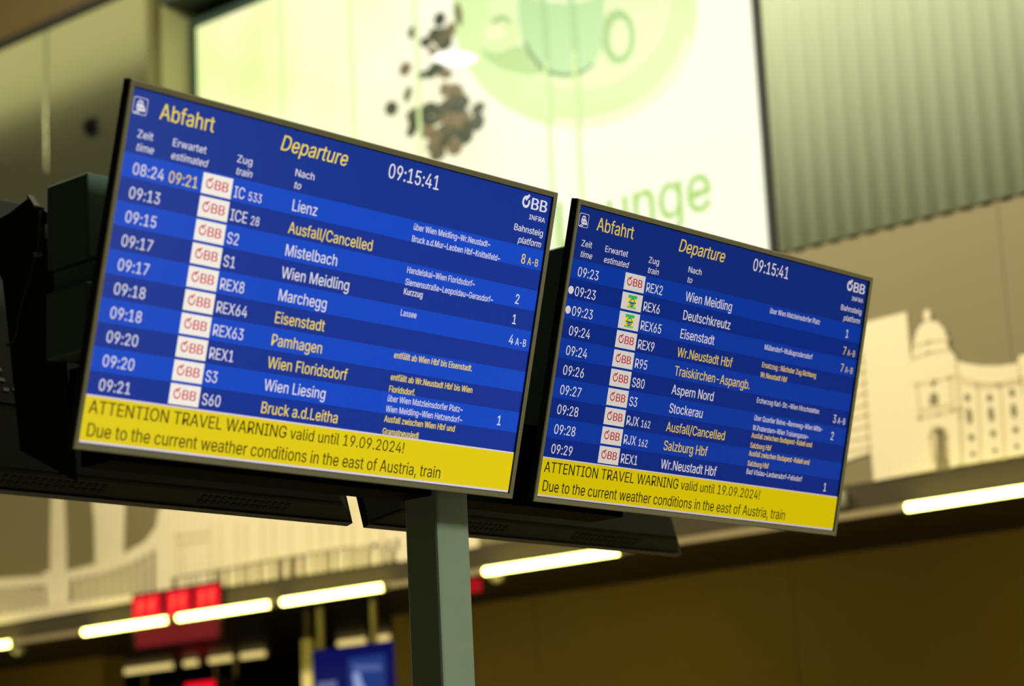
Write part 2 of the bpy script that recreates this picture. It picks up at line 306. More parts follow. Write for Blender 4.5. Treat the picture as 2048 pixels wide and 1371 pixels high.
    'ä': (195,[[80,-4,63,-3,47,2,34,11,24,22,17,37,15,54,17,69,22,80,29,90,39,97,63,105,89,110,117,113,133,117,136,121,138,127,138,128,133,148,120,161,98,165,75,161,59,150,50,137,20,146,29,161,39,173,52,182,66,188,97,192,119,190,143,180,153,172,161,160,167,145,168,126,168,0,138,0,138,26,136,26,126,12,108,1],[85,23,101,24,114,29,124,37,132,47,136,57,138,69,138,95,130,91,116,88,100,86,88,84,67,79,52,70,47,62,46,52,51,36,65,26],[131,221,123,223,116,227,112,234,110,242,112,249,116,256,123,260,131,262,138,260,145,256,149,249,151,242,149,234,145,227,138,223],[59,221,51,223,44,227,40,234,38,242,40,249,44,256,51,260,59,262,66,260,73,256,77,249,79,242,77,234,73,227,66,223]]),
    'ö': (208,[[104,-4,79,-1,58,8,41,23,28,43,20,66,17,94,20,122,28,146,41,165,58,180,79,189,104,192,128,189,149,180,167,165,180,146,188,122,191,94,188,66,180,43,167,23,149,8,128,-1],[104,23,121,26,135,33,146,44,154,59,158,75,160,94,158,112,154,129,146,144,135,155,121,162,104,165,86,162,73,155,62,144,54,129,50,112,48,94,50,75,54,59,62,44,73,33,86,26],[140,221,132,223,125,227,121,234,119,242,121,249,125,256,132,260,140,262,147,260,154,256,158,249,160,242,158,234,154,227,147,223],[68,221,60,223,53,227,49,234,47,242,49,249,53,256,60,260,68,262,76,260,82,256,86,249,88,242,86,234,82,227,76,223]]),
    'ü': (205,[[91,-3,73,-1,57,5,44,15,35,29,28,47,26,69,26,190,57,190,57,72,60,52,68,37,82,28,100,25,113,27,125,31,134,38,142,48,146,61,148,76,148,190,179,190,179,0,149,0,149,46,154,46,143,23,129,8,111,0],[138,221,131,223,124,227,120,234,118,242,120,249,124,256,131,260,138,262,146,260,153,256,157,249,159,242,157,234,153,227,146,223],[67,221,59,223,52,227,48,234,46,242,48,249,52,256,59,260,67,262,74,260,81,256,85,249,87,242,85,234,81,227,74,223]]),
}
CAP = 254.0
_cache = {}


def glyph(ch):
    if ch not in _cache:
        adv, outlines = GL[ch]
        loops = [[(v[i], v[i + 1]) for i in range(0, len(v), 2)] for v in outlines]

        def area(L):
            return sum(L[i][0] * L[(i + 1) % len(L)][1] - L[(i + 1) % len(L)][0] * L[i][1] for i in range(len(L))) / 2

        def inside(q, L):
            c = False
            for i in range(len(L)):
                a, b = L[i], L[i - 1]
                if (a[1] > q[1]) != (b[1] > q[1]) and q[0] < (b[0] - a[0]) * (q[1] - a[1]) / (b[1] - a[1]) + a[0]:
                    c = not c
            return c
        verts, tris = [], []
        if loops:
            sg = 1 if area(max(loops, key=lambda L: abs(area(L)))) > 0 else -1
            outer = [L for L in loops if area(L) * sg > 0]
            holes = [L for L in loops if area(L) * sg <= 0]
            for L in outer:
                hs = [h for h in holes if inside(h[0], L)]
                allp = L + [q for h in hs for q in h]
                t = tessellate_polygon([[Vector((x, y, 0)) for x, y in lp] for lp in [L] + hs])
                o = len(verts)
                verts += allp
                tris += [tuple(i + o for i in tr) for tr in t]
        _cache[ch] = (adv, verts, tris)
    return _cache[ch]


def twidth(s):
    return sum(glyph(c)[0] for c in s)


def text(mb, s, x0, base, cap, m, place, x1=None, k=0.94, italic=False, bold=False, right=False):
    """draw a line of lettering; place(u, v) maps layout units (v upwards) to mesh points"""
    sy = cap / CAP
    sx = sy * k if x1 is None else (x1 - x0) / max(1, twidth(s))
    if right and x1 is None:
        x0 = x0 - twidth(s) * sx
    for dx in ((-8, 8) if bold else (-3, 3)):
        pen = 0
        for ch in s:
            a, vs, ts = glyph(ch)
            if vs:
                pts = [place(x0 + (pen + x + dx + (y * 0.21 if italic else 0)) * sx, base + y * sy) for x, y in vs]
                mb.add(pts, ts, m)
            pen += a
    return x0 + twidth(s) * sx


# ------------------------------------------------------------------ departure monitors
SW, SH = 1.018, 0.5727
BZ = 0.0117
TILT = 0.26498294
CT, ST = math.cos(TILT), math.sin(TILT)

bezel_m = pm('bezel_grey', (160, 150, 122), 0.42, 0.2, 0.04, 20)
black_m = pm('housing_black', (19, 20, 17), 0.5, 0, 0.15, 30, spec=0.35)
dark_m = pm('gasket_black', (8, 8, 9), 0.6)
satin_m = pm('housing_edge', (30, 32, 30), 0.38, 0.2, 0.1, 30)
matte_m = pm('housing_matte_black', (7, 7, 7), 0.8, 0, 0.1, 30, spec=0.06)
slot_m = pm('vent_black', (4, 4, 4), 0.7)
steel_m = pm('bright_steel', (190, 190, 170), 0.25, 0.9)
label_m = pm('port_label_grey', (150, 160, 155), 0.5)


def monitor_body(root, vents=True):
    shell_m = black_m if vents else matte_m
    hw, hh = SW / 2, SH / 2
    ow, oh = hw + BZ, hh + BZ
    mb = MB()
    # mitred frame: profile from outside back to inside lip
    prof = [(ow, oh, -0.013), (ow, oh, 0.004), (ow - 0.0015, oh - 0.0015, 0.006), (hw + 0.0016, hh + 0.0016, 0.0045)]
    inner = [(hw + 0.0016, hh + 0.0016, 0.0045), (hw, hh, 0.0), (hw - 0.002, hh - 0.002, -0.0015)]
    for pr, mm in ((prof, bezel_m), (inner, dark_m)):
        for (a, b) in zip(pr[:-1], pr[1:]):
            qa = [(-a[0], -a[1], a[2]), (a[0], -a[1], a[2]), (a[0], a[1], a[2]), (-a[0], a[1], a[2])]
            qb = [(-b[0], -b[1], b[2]), (b[0], -b[1], b[2]), (b[0], b[1], b[2]), (-b[0], b[1], b[2])]
            outer_side = pr is prof and a[2] < 0
            mb.add(qa + qb, [(i, (i + 1) % 4, (i + 1) % 4 + 4, i + 4) for i in range(4)], satin_m if outer_side else mm)
    mb.add([(-ow, -oh, -0.013), (ow, -oh, -0.013), (ow, oh, -0.013), (-ow, oh, -0.013)], [(0, 1, 2, 3)], satin_m)
    mb.build('bezel', root)
    # rear shell: sloping sides up to a flat back
    mb = MB()
    a, b = (ow - 0.004, oh - 0.004, -0.0131), (ow - 0.060, oh - 0.018, -0.056)
    qa = [(-a[0], -a[1], a[2]), (a[0], -a[1], a[2]), (a[0], a[1], a[2]), (-a[0], a[1], a[2])]
    qb = [(-b[0], -b[1], b[2]), (b[0], -b[1], b[2]), (b[0], b[1], b[2]), (-b[0], b[1], b[2])]
    mb.add(qa + qb, [(i, (i + 1) % 4, (i + 1) % 4 + 4, i + 4) for i in range(4)] + [(4, 5, 6, 7)], shell_m)
    hs = mb.build('housing', root, bevel=0.006)
    if vents:
        for x0 in (-0.33, 0.12):
            mb = MB()
            for k in range(14):
                x = x0 + k * 0.0165
                for t0, t1 in ((0.22, 0.42), (0.52, 0.72)):
                    p = [(xx, -(a[1] + (b[1] - a[1]) * t), a[2] + (b[2] - a[2]) * t) for xx, t in ((x, t0), (x + 0.011, t0), (x + 0.011, t1), (x, t1))]
                    n = Vector((0, -(a[2] - b[2]), -(a[1] - b[1]))).normalized() * 0.0012
                    mb.add([(q[0], q[1] + n.y, q[2] + n.z) for q in p], [(0, 1, 2, 3)], slot_m)
            mb.build('vent_slots', hs)
    return hs


def U(u):
    return (u - 800) / 1600 * SW


def V(v):
    return (450 - v) / 900 * SH


def place_at(z):
    # lettering works with v upwards: pass (u, -v)
    return lambda u, nv: (U(u), V(-nv), z)


def quad(mb, u0, v0, u1, v1, z, m):
    mb.rect(U(u0), V(v1), U(u1), V(v0), z, m)


def disc(mb, u, v, r, z, m, n=24):
    mb.add([(U(u + r * math.cos(2 * math.pi * k / n)), V(v + r * math.sin(2 * math.pi * k / n)), z) for k in range(n)], [tuple(range(n))], m)


def ring(mb, cx, cy, ro, ri, z, m, t0=0.0, t1=2 * math.pi, n=28, P=None, sx=1.0):
    P = P or (lambda u, v: (U(u), V(v), z))
    vs = []
    for k in range(n + 1):
        t = t0 + (t1 - t0) * k / n
        vs += [P(cx + ro * sx * math.cos(t), cy - ro * math.sin(t)), P(cx + ri * sx * math.cos(t), cy - ri * math.sin(t))]
    mb.add(vs, [(2 * k, 2 * k + 2, 2 * k + 3, 2 * k + 1) for k in range(n)], m)


def rail_mark(mb, x0, x1, base, cap, z, m, heavy=1.0):
    """the railway's letter mark: a ring with a flicked tick, then two B"""
    wd = x1 - x0
    ro = cap * 0.5
    cx, cy = x0 + ro * 0.92, base - ro * 0.96
    th = cap * 0.17 * heavy
    ring(mb, cx, cy, ro, ro - th, z, m, math.radians(64), math.radians(386), sx=0.92)
    # tick rising out of the ring to the upper right
    P = lambda u, v: (U(u), V(v), z)
    a = (cx - ro * 0.12, cy - ro * 0.28)
    b = (cx + ro * 0.60, cy - ro * 1.22)
    d = Vector((b[0] - a[0], b[1] - a[1])).normalized()
    n = Vector((-d.y, d.x)) * th * 0.5
    mb.add([P(a[0] + n.x, a[1] + n.y), P(a[0] - n.x, a[1] - n.y), P(b[0] - n.x, b[1] - n.y), P(b[0] + n.x, b[1] + n.y)], [(0, 1, 2, 3)], m)
    bw = (x1 - (x0 + 2 * ro * 0.92 + cap * 0.10)) / 2
    bx = x0 + 2 * ro * 0.92 + cap * 0.10
    for k in range(2):
        text(mb, 'B', bx + k * bw, -base, cap * 0.93, m, place_at(z), x1=bx + (k + 1) * bw * 0.99, bold=True)


def screen(root, pal, rows, ads):
    """everything shown on one lit screen, laid out on a 1600 x 900 grid"""
    e = lambda n: em(n + pal['id'], pal[n], 1.0, pal['gloss'])
    hdr, r0, r1, wh, ye, yb, ed, bl, bw, rd = [e(n) for n in ('hdr', 'r0', 'r1', 'white', 'yellow', 'band', 'edge', 'ink', 'badge', 'red')]
    Z0, Z1, Z2, Z3, Z4 = 0.0, 0.0005, 0.0010, 0.0015, 0.0020
    mb = MB()
    quad(mb, 0, 0, 1600, 900, Z0, hdr)
    mb.build('screen', root)
    # header: title words, pictogram, column headings, clock, logo
    mb = MB()
    text(mb, 'Abfahrt', 92, -62, 41, ye, place_at(Z2), x1=274)
    mb.build('title_text', root)
    mb = MB()
    text(mb, 'Departure', 503, -62, 41, ye, place_at(Z2), x1=752, italic=True)
    mb.build('title_text', root)
    mb = MB()
    text(mb, '09:15:41', 910, -63.5, 41, wh, place_at(Z2), x1=1120)
    mb.build('clock_text', root)
    mb = MB()
    second = {'Zeit': ('time', 34, 91, 154), 'Erwartet': ('estimated', 147, 270, 154), 'Zug': ('train', 366, 424, 154), 'Nach': ('to', 572, 599, 154), 'Bahnsteig': ('platform', 1478, 1583, 156)}
    for s, x0, x1, b in (('Zeit', 32, 84, 121), ('Erwartet', 146, 260, 121), ('Zug', 364, 420, 122), ('Nach', 570, 644, 121), ('Bahnsteig', 1453, 1586, 122)):
        mb = MB()
        text(mb, s, x0, -b, 19.5, wh, place_at(Z2), x1=x1)
        s2, x2, x3, b2 = second[s]
        text(mb, s2, x2, -b2, 19.5, wh, place_at(Z2), x1=x3, italic=True)
        mb.build('column_heading', root)
    mb = MB()
    # pictogram: a train front in a rounded frame
    x0, y0, x1, y1, rr = 6, 21, 51, 64, 6
    pts = []
    for cx, cy, a0 in ((x1 - rr, y0 + rr, 0), (x0 + rr, y0 + rr, 90), (x0 + rr, y1 - rr, 180), (x1 - rr, y1 - rr, 270)):
        for k in range(5):
            t = math.radians(a0 + k * 22.5)
            pts.append((cx + rr * math.cos(t), cy - rr * math.sin(t)))
    cxm, cym = (x0 + x1) / 2, (y0 + y1) / 2
    inn = [(cxm + (p[0] - cxm) * 0.93, cym + (p[1] - cym) * 0.925) for p in pts]
    n = len(pts)
    mb.add([(U(p[0]), V(p[1]), Z2) for p in pts + inn], [(i, (i + 1) % n, (i + 1) % n + n, i + n) for i in range(n)], wh)
    body = [(20, 31), (24, 28), (32, 28), (36, 31), (38, 38), (44, 46), (47, 53), (40, 55), (22, 55), (17, 49), (17, 40)]
    mb.add([(U(p[0]), V(p[1]), Z2) for p in body], [tuple(range(len(body)))], wh)
    for q in ([(22, 33), (27, 32), (27, 37), (21, 38)], [(29, 32), (33, 33), (34, 38), (29, 37)], [(21, 46), (26, 45), (26, 48), (21, 49)], [(31, 45), (38, 46), (38, 49), (31, 48)]):
        mb.add([(U(p[0]), V(p[1]), Z3) for p in q], [(0, 1, 2, 3)], hdr)
    for q in ([(8, 63), (20, 55), (24, 55), (14, 63)], [(18, 63), (26, 57), (30, 57), (24, 63)]):
        mb.add([(U(p[0]), V(p[1]), Z2) for p in q], [(0, 1, 2, 3)], wh)
    mb.build('train_pictogram', root)
    mb = MB()
    rail_mark(mb, 1473, 1588, 49, 37, Z2, wh, 1.25)
    text(mb, 'INFRA', 1512, -80, 14.5, wh, place_at(Z2), x1=1585)
    mb.build('railway_logo', root)
    # ten departure rows
    for i, r in enumerate(rows):
        ta, tb = 163 + 61.7 * i, 163 + 61.7 * (i + 1)
        base = 214.5 + 61.2 * i
        mb = MB()
        quad(mb, 0, ta, 1600, tb, Z1, r0 if i % 2 == 0 else r1)
        text(mb, r['t'], 34, -base, 29.5, wh, place_at(Z2), x1=138)
        if r.get('est'):
            text(mb, r['est'], 150, -base, 29.5, ye, place_at(Z2), x1=250)
        if r.get('dot'):
            disc(mb, 17, base - 15, 12.5, Z2, wh)
        xe = text(mb, r['train'], 371, -base, 30, wh, place_at(Z2), k=0.83)
        if r.get('num'):
            text(mb, r['num'], xe + 10, -base, 23.5, wh, place_at(Z2), k=0.80)
        text(mb, r['to'], 577, -base, 31, ye if r.get('warn') else wh, place_at(Z2), k=0.895)
        for j, (s, v, yel) in enumerate(r.get('via', ())):
            text(mb, s, 1041, -v, 18, ye if yel else wh, place_at(Z2), k=0.805, bold=bool(yel) or s == 'Kurzzug')
        if r.get('pf'):
            pm_ = ye if r.get('pfy') else wh
            text(mb, r['pf'], 1504, -base, 29, pm_, place_at(Z2), k=0.86)
            if r.get('ab'):
                text(mb, 'A-B', 1534, -base, 22, pm_, place_at(Z2), x1=1583)
        row = mb.build('departure_row', root)
        mb = MB()
        bt, bb = 168 + 61.35 * i, 222 + 61.35 * i
        quad(mb, 262, bt, 363, bb, Z2, bw)
        if r.get('bus'):
            bx, by = 313, (bt + bb) / 2
            gr, tl = e('green'), e('teal')
            quad(mb, bx - 22, bt + 6, bx + 22, bb - 6, Z3, e('sunny'))
            quad(mb, bx - 22, bt + 6, bx + 22, bt + 16, Z3 + 0.0002, gr)
            quad(mb, bx - 22, bb - 12, bx + 22, bb - 9, Z3 + 0.0002, gr)
            quad(mb, bx - 22, bb - 8, bx + 22, bb - 6, Z3 + 0.0002, gr)
            ring(mb, bx, by + 2, 13.5, 10, Z4, tl)
            quad(mb, bx - 19, by, bx + 19, by + 3.5, Z4, tl)
            quad(mb, bx - 2, by, bx + 2, by + 14, Z4, tl)
            mb.add([(U(bx - 12), V(by + 2), Z4), (U(bx + 12), V(by + 2), Z4), (U(bx + 3), V(by + 9), Z4), (U(bx - 3), V(by + 9), Z4)], [(0, 1, 2, 3)], tl)
        else:
            rail_mark(mb, 274, 352, bb - 15, 27, Z3, rd, 0.92)
        mb.build('operator_badge', row)
    # warning band
    mb = MB()
    quad(mb, 0, 778, 1600, 900, Z2, ed)
    quad(mb, 0, 782, 1600, 894, Z3, yb)
    text(mb, 'ATTENTION TRAVEL WARNING', 14, -824.5, 33, bl, place_at(Z4), x1=684)
    text(mb, 'valid until 19.09.2024!', 694, -824, 31, bl, place_at(Z4), x1=1138)
    text(mb, 'Due to the current weather conditions in the east of Austria, train', 17, -883, 34, bl, place_at(Z4), x1=1301)
    mb.build('warning_banner', root)


def orient(root, centre, face):
    """face=+1 looks towards +x, -1 towards -x; both lean their tops outwards"""
    r = Vector((0, face, 0))
    u = Vector((face * ST, 0, CT))
    n = Vector((face * CT, 0, -ST))
    root.matrix_world = Matrix(((r.x, u.x, n.x, centre[0]), (r.y, u.y, n.y, centre[1]), (r.z, u.z, n.z, centre[2]), (0, 0, 0, 1)))


ROWS_A = [
    dict(t='08:24', est='09:21', train='IC', num='533', to='Lienz', via=[('über Wien Meidling~Wr.Neustadt~', 190, 0), ('Bruck a.d.Mur~Leoben Hbf~Knittelfeld~', 224, 0)], pf='8', ab=1, pfy=1),
    dict(t='09:13', train='ICE', num='28', to='Ausfall/Cancelled', warn=1),
    dict(t='09:15', train='S2', to='Mistelbach', via=[('Handelskai~Wien Floridsdorf~', 314, 0), ('Siemensstraße~Leopoldau~Gerasdorf~', 348.5, 0)], pf='2'),
    dict(t='09:17', train='S1', to='Wien Meidling', via=[('Kurzzug', 376, 0)], pf='1'),
    dict(t='09:17', train='REX8', to='Marchegg', via=[('Lassee', 437, 0)], pf='4', ab=1),
    dict(t='09:18', train='REX64', to='Eisenstadt', warn=1),
    dict(t='09:18', train='REX63', to='Pamhagen', warn=1, via=[('entfällt ab Wien Hbf bis Eisenstadt.', 559, 1)]),
    dict(t='09:20', train='REX1', to='Wien Floridsdorf', warn=1, via=[('entfällt ab Wr.Neustadt Hbf bis Wien', 622, 1), ('Floridsdorf.', 656, 1)]),
    dict(t='09:20', train='S3', to='Wien Liesing', via=[('über Wien Matzleinsdorfer Platz~', 683, 0), ('Wien Meidling~Wien Hetzendorf~', 713, 0)], pf='1'),
    dict(t='09:21', train='S60', to='Bruck a.d.Leitha', warn=1, via=[('Ausfall zwischen Wien Hbf und', 742, 1), ('Gramatneusiedl', 777, 1)]),
]
ROWS_B = [
    dict(t='09:23', train='REX2', to='Wien Meidling', via=[('über Wien Matzleinsdorfer Platz', 191, 0)], pf='1'),
    dict(t='09:23', dot=1, bus=1, train='REX6', to='Deutschkreutz', pf='7', ab=1, pfy=1),
    dict(t='09:23', dot=1, bus=1, train='REX65', to='Eisenstadt', via=[('Müllendorf~Wulkaprodersdorf', 316, 0)], pf='7', ab=1, pfy=1),
    dict(t='09:24', train='REX9', to='Wr.Neustadt Hbf', warn=1, via=[('Ersatzzug : Nächster Zug Richtung', 377, 1), ('Wr.Neustadt Hbf', 411, 1)]),
    dict(t='09:24', train='R95', to='Traiskirchen-Aspangb.', warn=1),
    dict(t='09:26', train='S80', to='Aspern Nord', via=[('Erzherzog Karl-Str.~Wien Hirschstetten', 499, 0)], pf='3', ab=1),
    dict(t='09:27', train='S3', to='Stockerau', via=[('über Quartier Belve.~Rennweg~Wien Mitte-', 559, 0), ('W.Praterstern~Wien Traisengasse~', 593, 0)], pf='2'),
    dict(t='09:28', train='RJX', num='162', to='Ausfall/Cancelled', warn=1, via=[('Ausfall zwischen Budapest-Keleti und', 619, 1), ('Salzburg Hbf', 653, 1)]),
    dict(t='09:28', train='RJX', num='162', to='Salzburg Hbf', warn=1, via=[('Ausfall zwischen Budapest-Keleti und', 681, 1), ('Salzburg Hbf', 715, 1)]),
    dict(t='09:29', train='REX1', to='Wr.Neustadt Hbf', via=[('Bad Vöslau~Leobersdorf~Felixdorf', 743, 0)], pf='1'),
]
PAL_A = dict(id='_a', gloss=0.45, hdr=(8, 46, 138), r0=(6, 68, 190), r1=(10, 46, 142), white=(218, 216, 224), yellow=(232, 208, 84), band=(222, 200, 14), edge=(214, 204, 214), ink=(66, 52, 14), badge=(240, 234, 222), red=(204, 62, 78))
PAL_B = dict(id='_b', gloss=0.18, hdr=(8, 38, 116), r0=(0, 50, 150), r1=(0, 36, 122), white=(206, 200, 204), yellow=(214, 186, 82), band=(208, 186, 0), edge=(196, 184, 186), ink=(42, 38, 10), badge=(206, 200, 190), red=(176, 36, 56), green=(40, 176, 84), teal=(0, 104, 122), sunny=(232, 204, 44))
blank_m = em('rear_screen_blue', (8, 50, 140), 1.0, 0.3)

ma = thing('departure_monitor', 'larger front departure screen listing trains from 08:24 to 09:21, above the post', 'screen', group='departure screens')
orient(ma, (-2.79433, 2.70500, 2.51932), 1)
monitor_body(ma, vents=False)
screen(ma, PAL_A, ROWS_A, None)
mbb = thing('departure_monitor', 'front departure screen listing trains from 09:23 to 09:29, right of the post', 'screen', group='departure screens')
orient(mbb, (-2.79433, 3.80660, 2.51932), 1)
monitor_body(mbb, vents=False)
screen(mbb, PAL_B, ROWS_B, None)

rear_spots = [(2.6755, 'black back of the rear monitor behind the screen that starts at 08:24'), (3.7635, 'black back of the rear monitor behind the screen that starts at 09:23')]
for k, (yc, lab) in enumerate(rear_spots):
    rm = thing('rear_monitor', lab, 'screen', group='monitors facing away')
    orient(rm, (-3.368, yc, 2.518), -1)
    hs = monitor_body(rm)
    mb = MB()
    mb.rect(-SW / 2, -SH / 2, SW / 2, SH / 2, 0, blank_m)
    mb.build('screen', rm)
    # recessed socket field with small pale port labels
    mb = MB()
    mb.box(0.27, 0.40, -0.15, 0.12, -0.0590, -0.0583, slot_m)
    mb.build('socket_panel', rm)
    for j, (lx, lz) in enumerate([(0.349, 2.551), (0.347, 2.529), (0.346, 2.511), (0.339, 2.489), (0.335, 2.455), (0.332, 2.435), (0.329, 2.416), (0.324, 2.398), (0.303, 2.400)]):
        mb = MB()
        ly = (lz - 2.518) / CT
        mb.box(lx - 0.006, lx + 0.006, ly - 0.003, ly + 0.003, -0.0605, -0.0589, label_m)
        mb.build('port_label', rm)

# ------------------------------------------------------------------ stand: post, cross beams, boxes, plates
stand = thing('display_stand', 'square grey steel post with black cross beam carrying the departure screens', 'stand', (-2.993, 3.145, 0))


def sub(mb, name, parent=stand, **k):
    o = mb.build(name, parent, **k)
    o.matrix_parent_inverse = Matrix.Translation(parent.location).inverted()
    return o


post_m = pm('post_grey_green', (176, 190, 174), 0.42, 0.1, 0.05, 14)
mb = MB()
mb.box(-3.036, -2.950, 3.100, 3.190, 0.0, 2.60, post_m)
post = sub(mb, 'post', bevel=0.006)
mb = MB()
mb.box(-2.9502, -2.9494, 3.144, 3.1455, 0.05, 2.20, pm('seam_dark', (84, 92, 82), 0.5))
o = mb.build('seam', post)
o.matrix_parent_inverse = Matrix.Translation(stand.location).inverted()
mb = MB()
mb.box(-3.25, -2.75, 2.90, 3.40, 0.0, 0.015, post_m)
sub(mb, 'base_plate', bevel=0.003)
mb = MB()
mb.box(-3.050, -2.962, 2.34, 3.68, 2.240, 2.297, matte_m)
sub(mb, 'lower_beam', bevel=0.002)
mb = MB()
mb.box(-3.056, -2.958, 2.32, 3.66, 2.2975, 2.408, matte_m)
sub(mb, 'upper_beam', bevel=0.002)
box_m = pm('cable_box_grey', (98, 120, 112), 0.4, 0.2, 0.08, 20)
side_m = black_m
for (x0, x1, y0, y1, z0, z1, nm) in ((-3.064, -2.950, 2.281, 2.78, 2.576, 2.726, 'equipment_box'), (-3.058, -2.953, 2.290, 2.78, 2.536, 2.5755, 'box_neck'), (-3.062, -2.948, 2.276, 2.70, 2.418, 2.5355, 'connector_box'), (-3.060, -2.890, 3.470, 4.00, 2.409, 2.783, 'equipment_box')):
    mb = MB()
    mb.box(x0, x1, y0, y1, z0, z1, box_m)
    sub(mb, nm, bevel=0.004)
PLATE = [[-3.314,2.696],[-3.194,2.711],[-3.133,2.728],[-3.127,2.727],[-3.107,2.703],[-3.079,2.681],[-3.014,2.21],[-3.166,2.283],[-3.191,2.445],[-3.216,2.593],[-3.268,2.658]]
for y in (2.300,):
    mb = MB()
    mb.prism(PLATE, y, y + 0.006, black_m)
    # folded flange along the sloping top edge
    p0, p1 = PLATE[3], PLATE[4]
    mb.prism([p0, p1, (p1[0] - 0.002, p1[1] - 0.003), (p0[0] - 0.002, p0[1] - 0.003)], y - 0.012, y, pm('flange_worn', (84, 76, 58), 0.6, 0.0))
    pl = sub(mb, 'bracket_plate')
    for (bx, bz) in ((-3.114, 2.584), (-3.054, 2.350), (-3.024, 2.275)):
        mb = MB()
        mb.tube([(bx, y + 0.002, bz), (bx, y - 0.004, bz)], 0.012, steel_m, 16)
        mb.tube([(bx, y - 0.004, bz), (bx, y - 0.013, bz)], 0.0075, steel_m, 6)
        o = mb.build('bolt', pl)
        o.matrix_parent_inverse = Matrix.Translation(stand.location).inverted()
# cable tied to the plate
CABLE = [[-3.11,2.72],[-3.087,2.696],[-3.095,2.686],[-3.098,2.669],[-3.096,2.655],[-3.096,2.642],[-3.104,2.617],[-3.113,2.605],[-3.121,2.585],[-3.136,2.557],[-3.15,2.533],[-3.159,2.512],[-3.162,2.491],[-3.173,2.475],[-3.191,2.47]]
cb = thing('signal_cable', 'thin dark cable clipped to the bracket plate left of the screens', 'cable', (-3.11, 2.29, 2.30))
mb = MB()
mb.tube([(x, 2.292, z) for x, z in CABLE[1:]], 0.0028, pm('cable_teal_black', (56, 76, 70), 0.35), 8)
o = mb.build('cable_run', cb)
o.matrix_parent_inverse = Matrix.Translation(cb.location).inverted()
mb = MB()
mb.box(-3.072, -3.070, 2.284, 2.299, 2.635, 2.660, steel_m)
mb.box(-3.087, -3.070, 2.284, 2.299, 2.660, 2.662, satin_m)
o = mb.build('cable_clip', cb)
o.matrix_parent_inverse = Matrix.Translation(cb.location).inverted()
mb = MB()
mb.box(-3.108, -3.098, 2.286, 2.298, 2.612, 2.618, label_m)
o = mb.build('cable_tie', cb)
o.matrix_parent_inverse = Matrix.Translation(cb.location).inverted()

# ------------------------------------------------------------------ hall shell
YW = 9.0
concrete = pm('floor_stone', (104, 98, 78), 0.25, 0, 0.1, 2)
mb = MB()
mb.box(-30, 12, -8, 18, -0.1, 0.0, concrete)
struct(mb, 'floor')
olive = pm('reveal_olive', (150, 150, 106), 0.5, 0, 0.05, 3)
dkgreen = pm('soffit_dark_green', (34, 44, 34), 0.5)
mb = MB()
mb.box(-26, -10.88, 9.02, 9.45, 3.14, 9.5, olive)
mb.box(-10.88, -6.165, 9.02, 9.45, 7.0, 9.5, dkgreen)
mb.box(-6.165, 8, 9.02, 9.45, 3.14, 9.5, olive)
mb.box(-10.88, -6.165, 9.02, 9.45, 3.14, 4.36, olive)
mb.box(-10.88, -6.165, 9.42, 9.45, 4.36, 7.0, dkgreen)
struct(mb, 'wall_back')
mb = MB()
mb.box(-30, 12, -8, 9.45, 9.5, 9.7, pm('ceiling_dark', (60, 54, 34), 0.7))
struct(mb, 'ceiling')

# added unseen glowing ceiling panels: reflection in the glass panels, and hall fill
for k, (x0, x1, y0, y1, lab) in enumerate(((-26, -15.2, 3.95, 6.6, 'added broad luminous ceiling panel far left, for the reflection in the glass wall panels'), (-9, 6, 4.4, 5.6, 'added long luminous ceiling panel, fill light above the departure screens'))):
    t = thing('added_ceiling_panel', lab, 'lamp', ((x0 + x1) / 2, (y0 + y1) / 2, 9.5))
    mb = MB()
    mb.box(x0, x1, y0, y1, 9.47, 9.485, em('ceiling_panel_glow%d' % k, (255, 244, 190), (1.0, 2.5)[k]))
    o = mb.build('diffuser', t)
    o.matrix_parent_inverse = Matrix.Translation(t.location).inverted()
    mb = MB()
    fm = pm('lamp_frame', (120, 118, 100), 0.4, 0.5)
    for a in ((x0 - .08, x1 + .08, y0 - .08, y0 - .001), (x0 - .08, x1 + .08, y1 + .001, y1 + .08), (x0 - .08, x0 - .001, y0, y1), (x1 + .001, x1 + .08, y0, y1)):
        mb.box(a[0], a[1], a[2], a[3], 9.44, 9.4995, fm)
    o = mb.build('frame', t)
    o.matrix_parent_inverse = Matrix.Translation(t.location).inverted()

# upper band and trims left of the light box
mb = MB()
mb.box(-26, 8, 8.97, 9.019, 7.215, 9.49, pm('upper_band_brown', (74, 58, 16), 0.6, 0, 0.05, 2))
struct(mb, 'trim_1')
mb = MB()
mb.box(-26, -10.90, 8.965, 9.019, 7.155, 7.2145, pm('trim_black', (26, 22, 14), 0.5))
struct(mb, 'trim_2')
mb = MB()
mb.box(-10.955, -10.882, 8.955, 9.0195, 4.34, 7.150, pm('trim_olive_yellow', (86, 82, 42), 0.45))
struct(mb, 'trim_3')
panel_m = pm('glass_panel_beige', (168, 172, 136), 0.13, 0.92, 0.04, 1.5)
for (x0, x1, lab) in ((-14.6, -13.20, 'pale olive glass wall panel cut by the left edge of the view'), (-13.18, -12.069, 'pale olive glass wall panel second from the light box, at top left'), (-12.055, -10.962, 'pale olive glass wall panel with a round dark fixture, beside the light box')):
    mb = MB()
    mb.box(x0, x1, 8.985, 9.0190, 4.345, 7.148, panel_m)
    tag(mb.build('glass_panel', bevel=0.001), lab, 'wall panel', 'glass wall panels')
fx = thing('wall_fixture', 'small round black fixture on the pale olive glass panel', 'fixture', (-11.554, 8.984, 6.324))
mb = MB()
mb.tube([(0, 0, 0), (0, -0.02, 0), (0, -0.05, 0), (0, -0.065, 0)], [0.06, 0.06, 0.045, 0.012], matte_m, 20)
mb.build('dome', fx, smooth=True)
mb = MB()
mb.tube([(0, 0.0005, 0), (0, -0.012, 0)], 0.072, satin_m, 20)
mb.build('ring', fx)

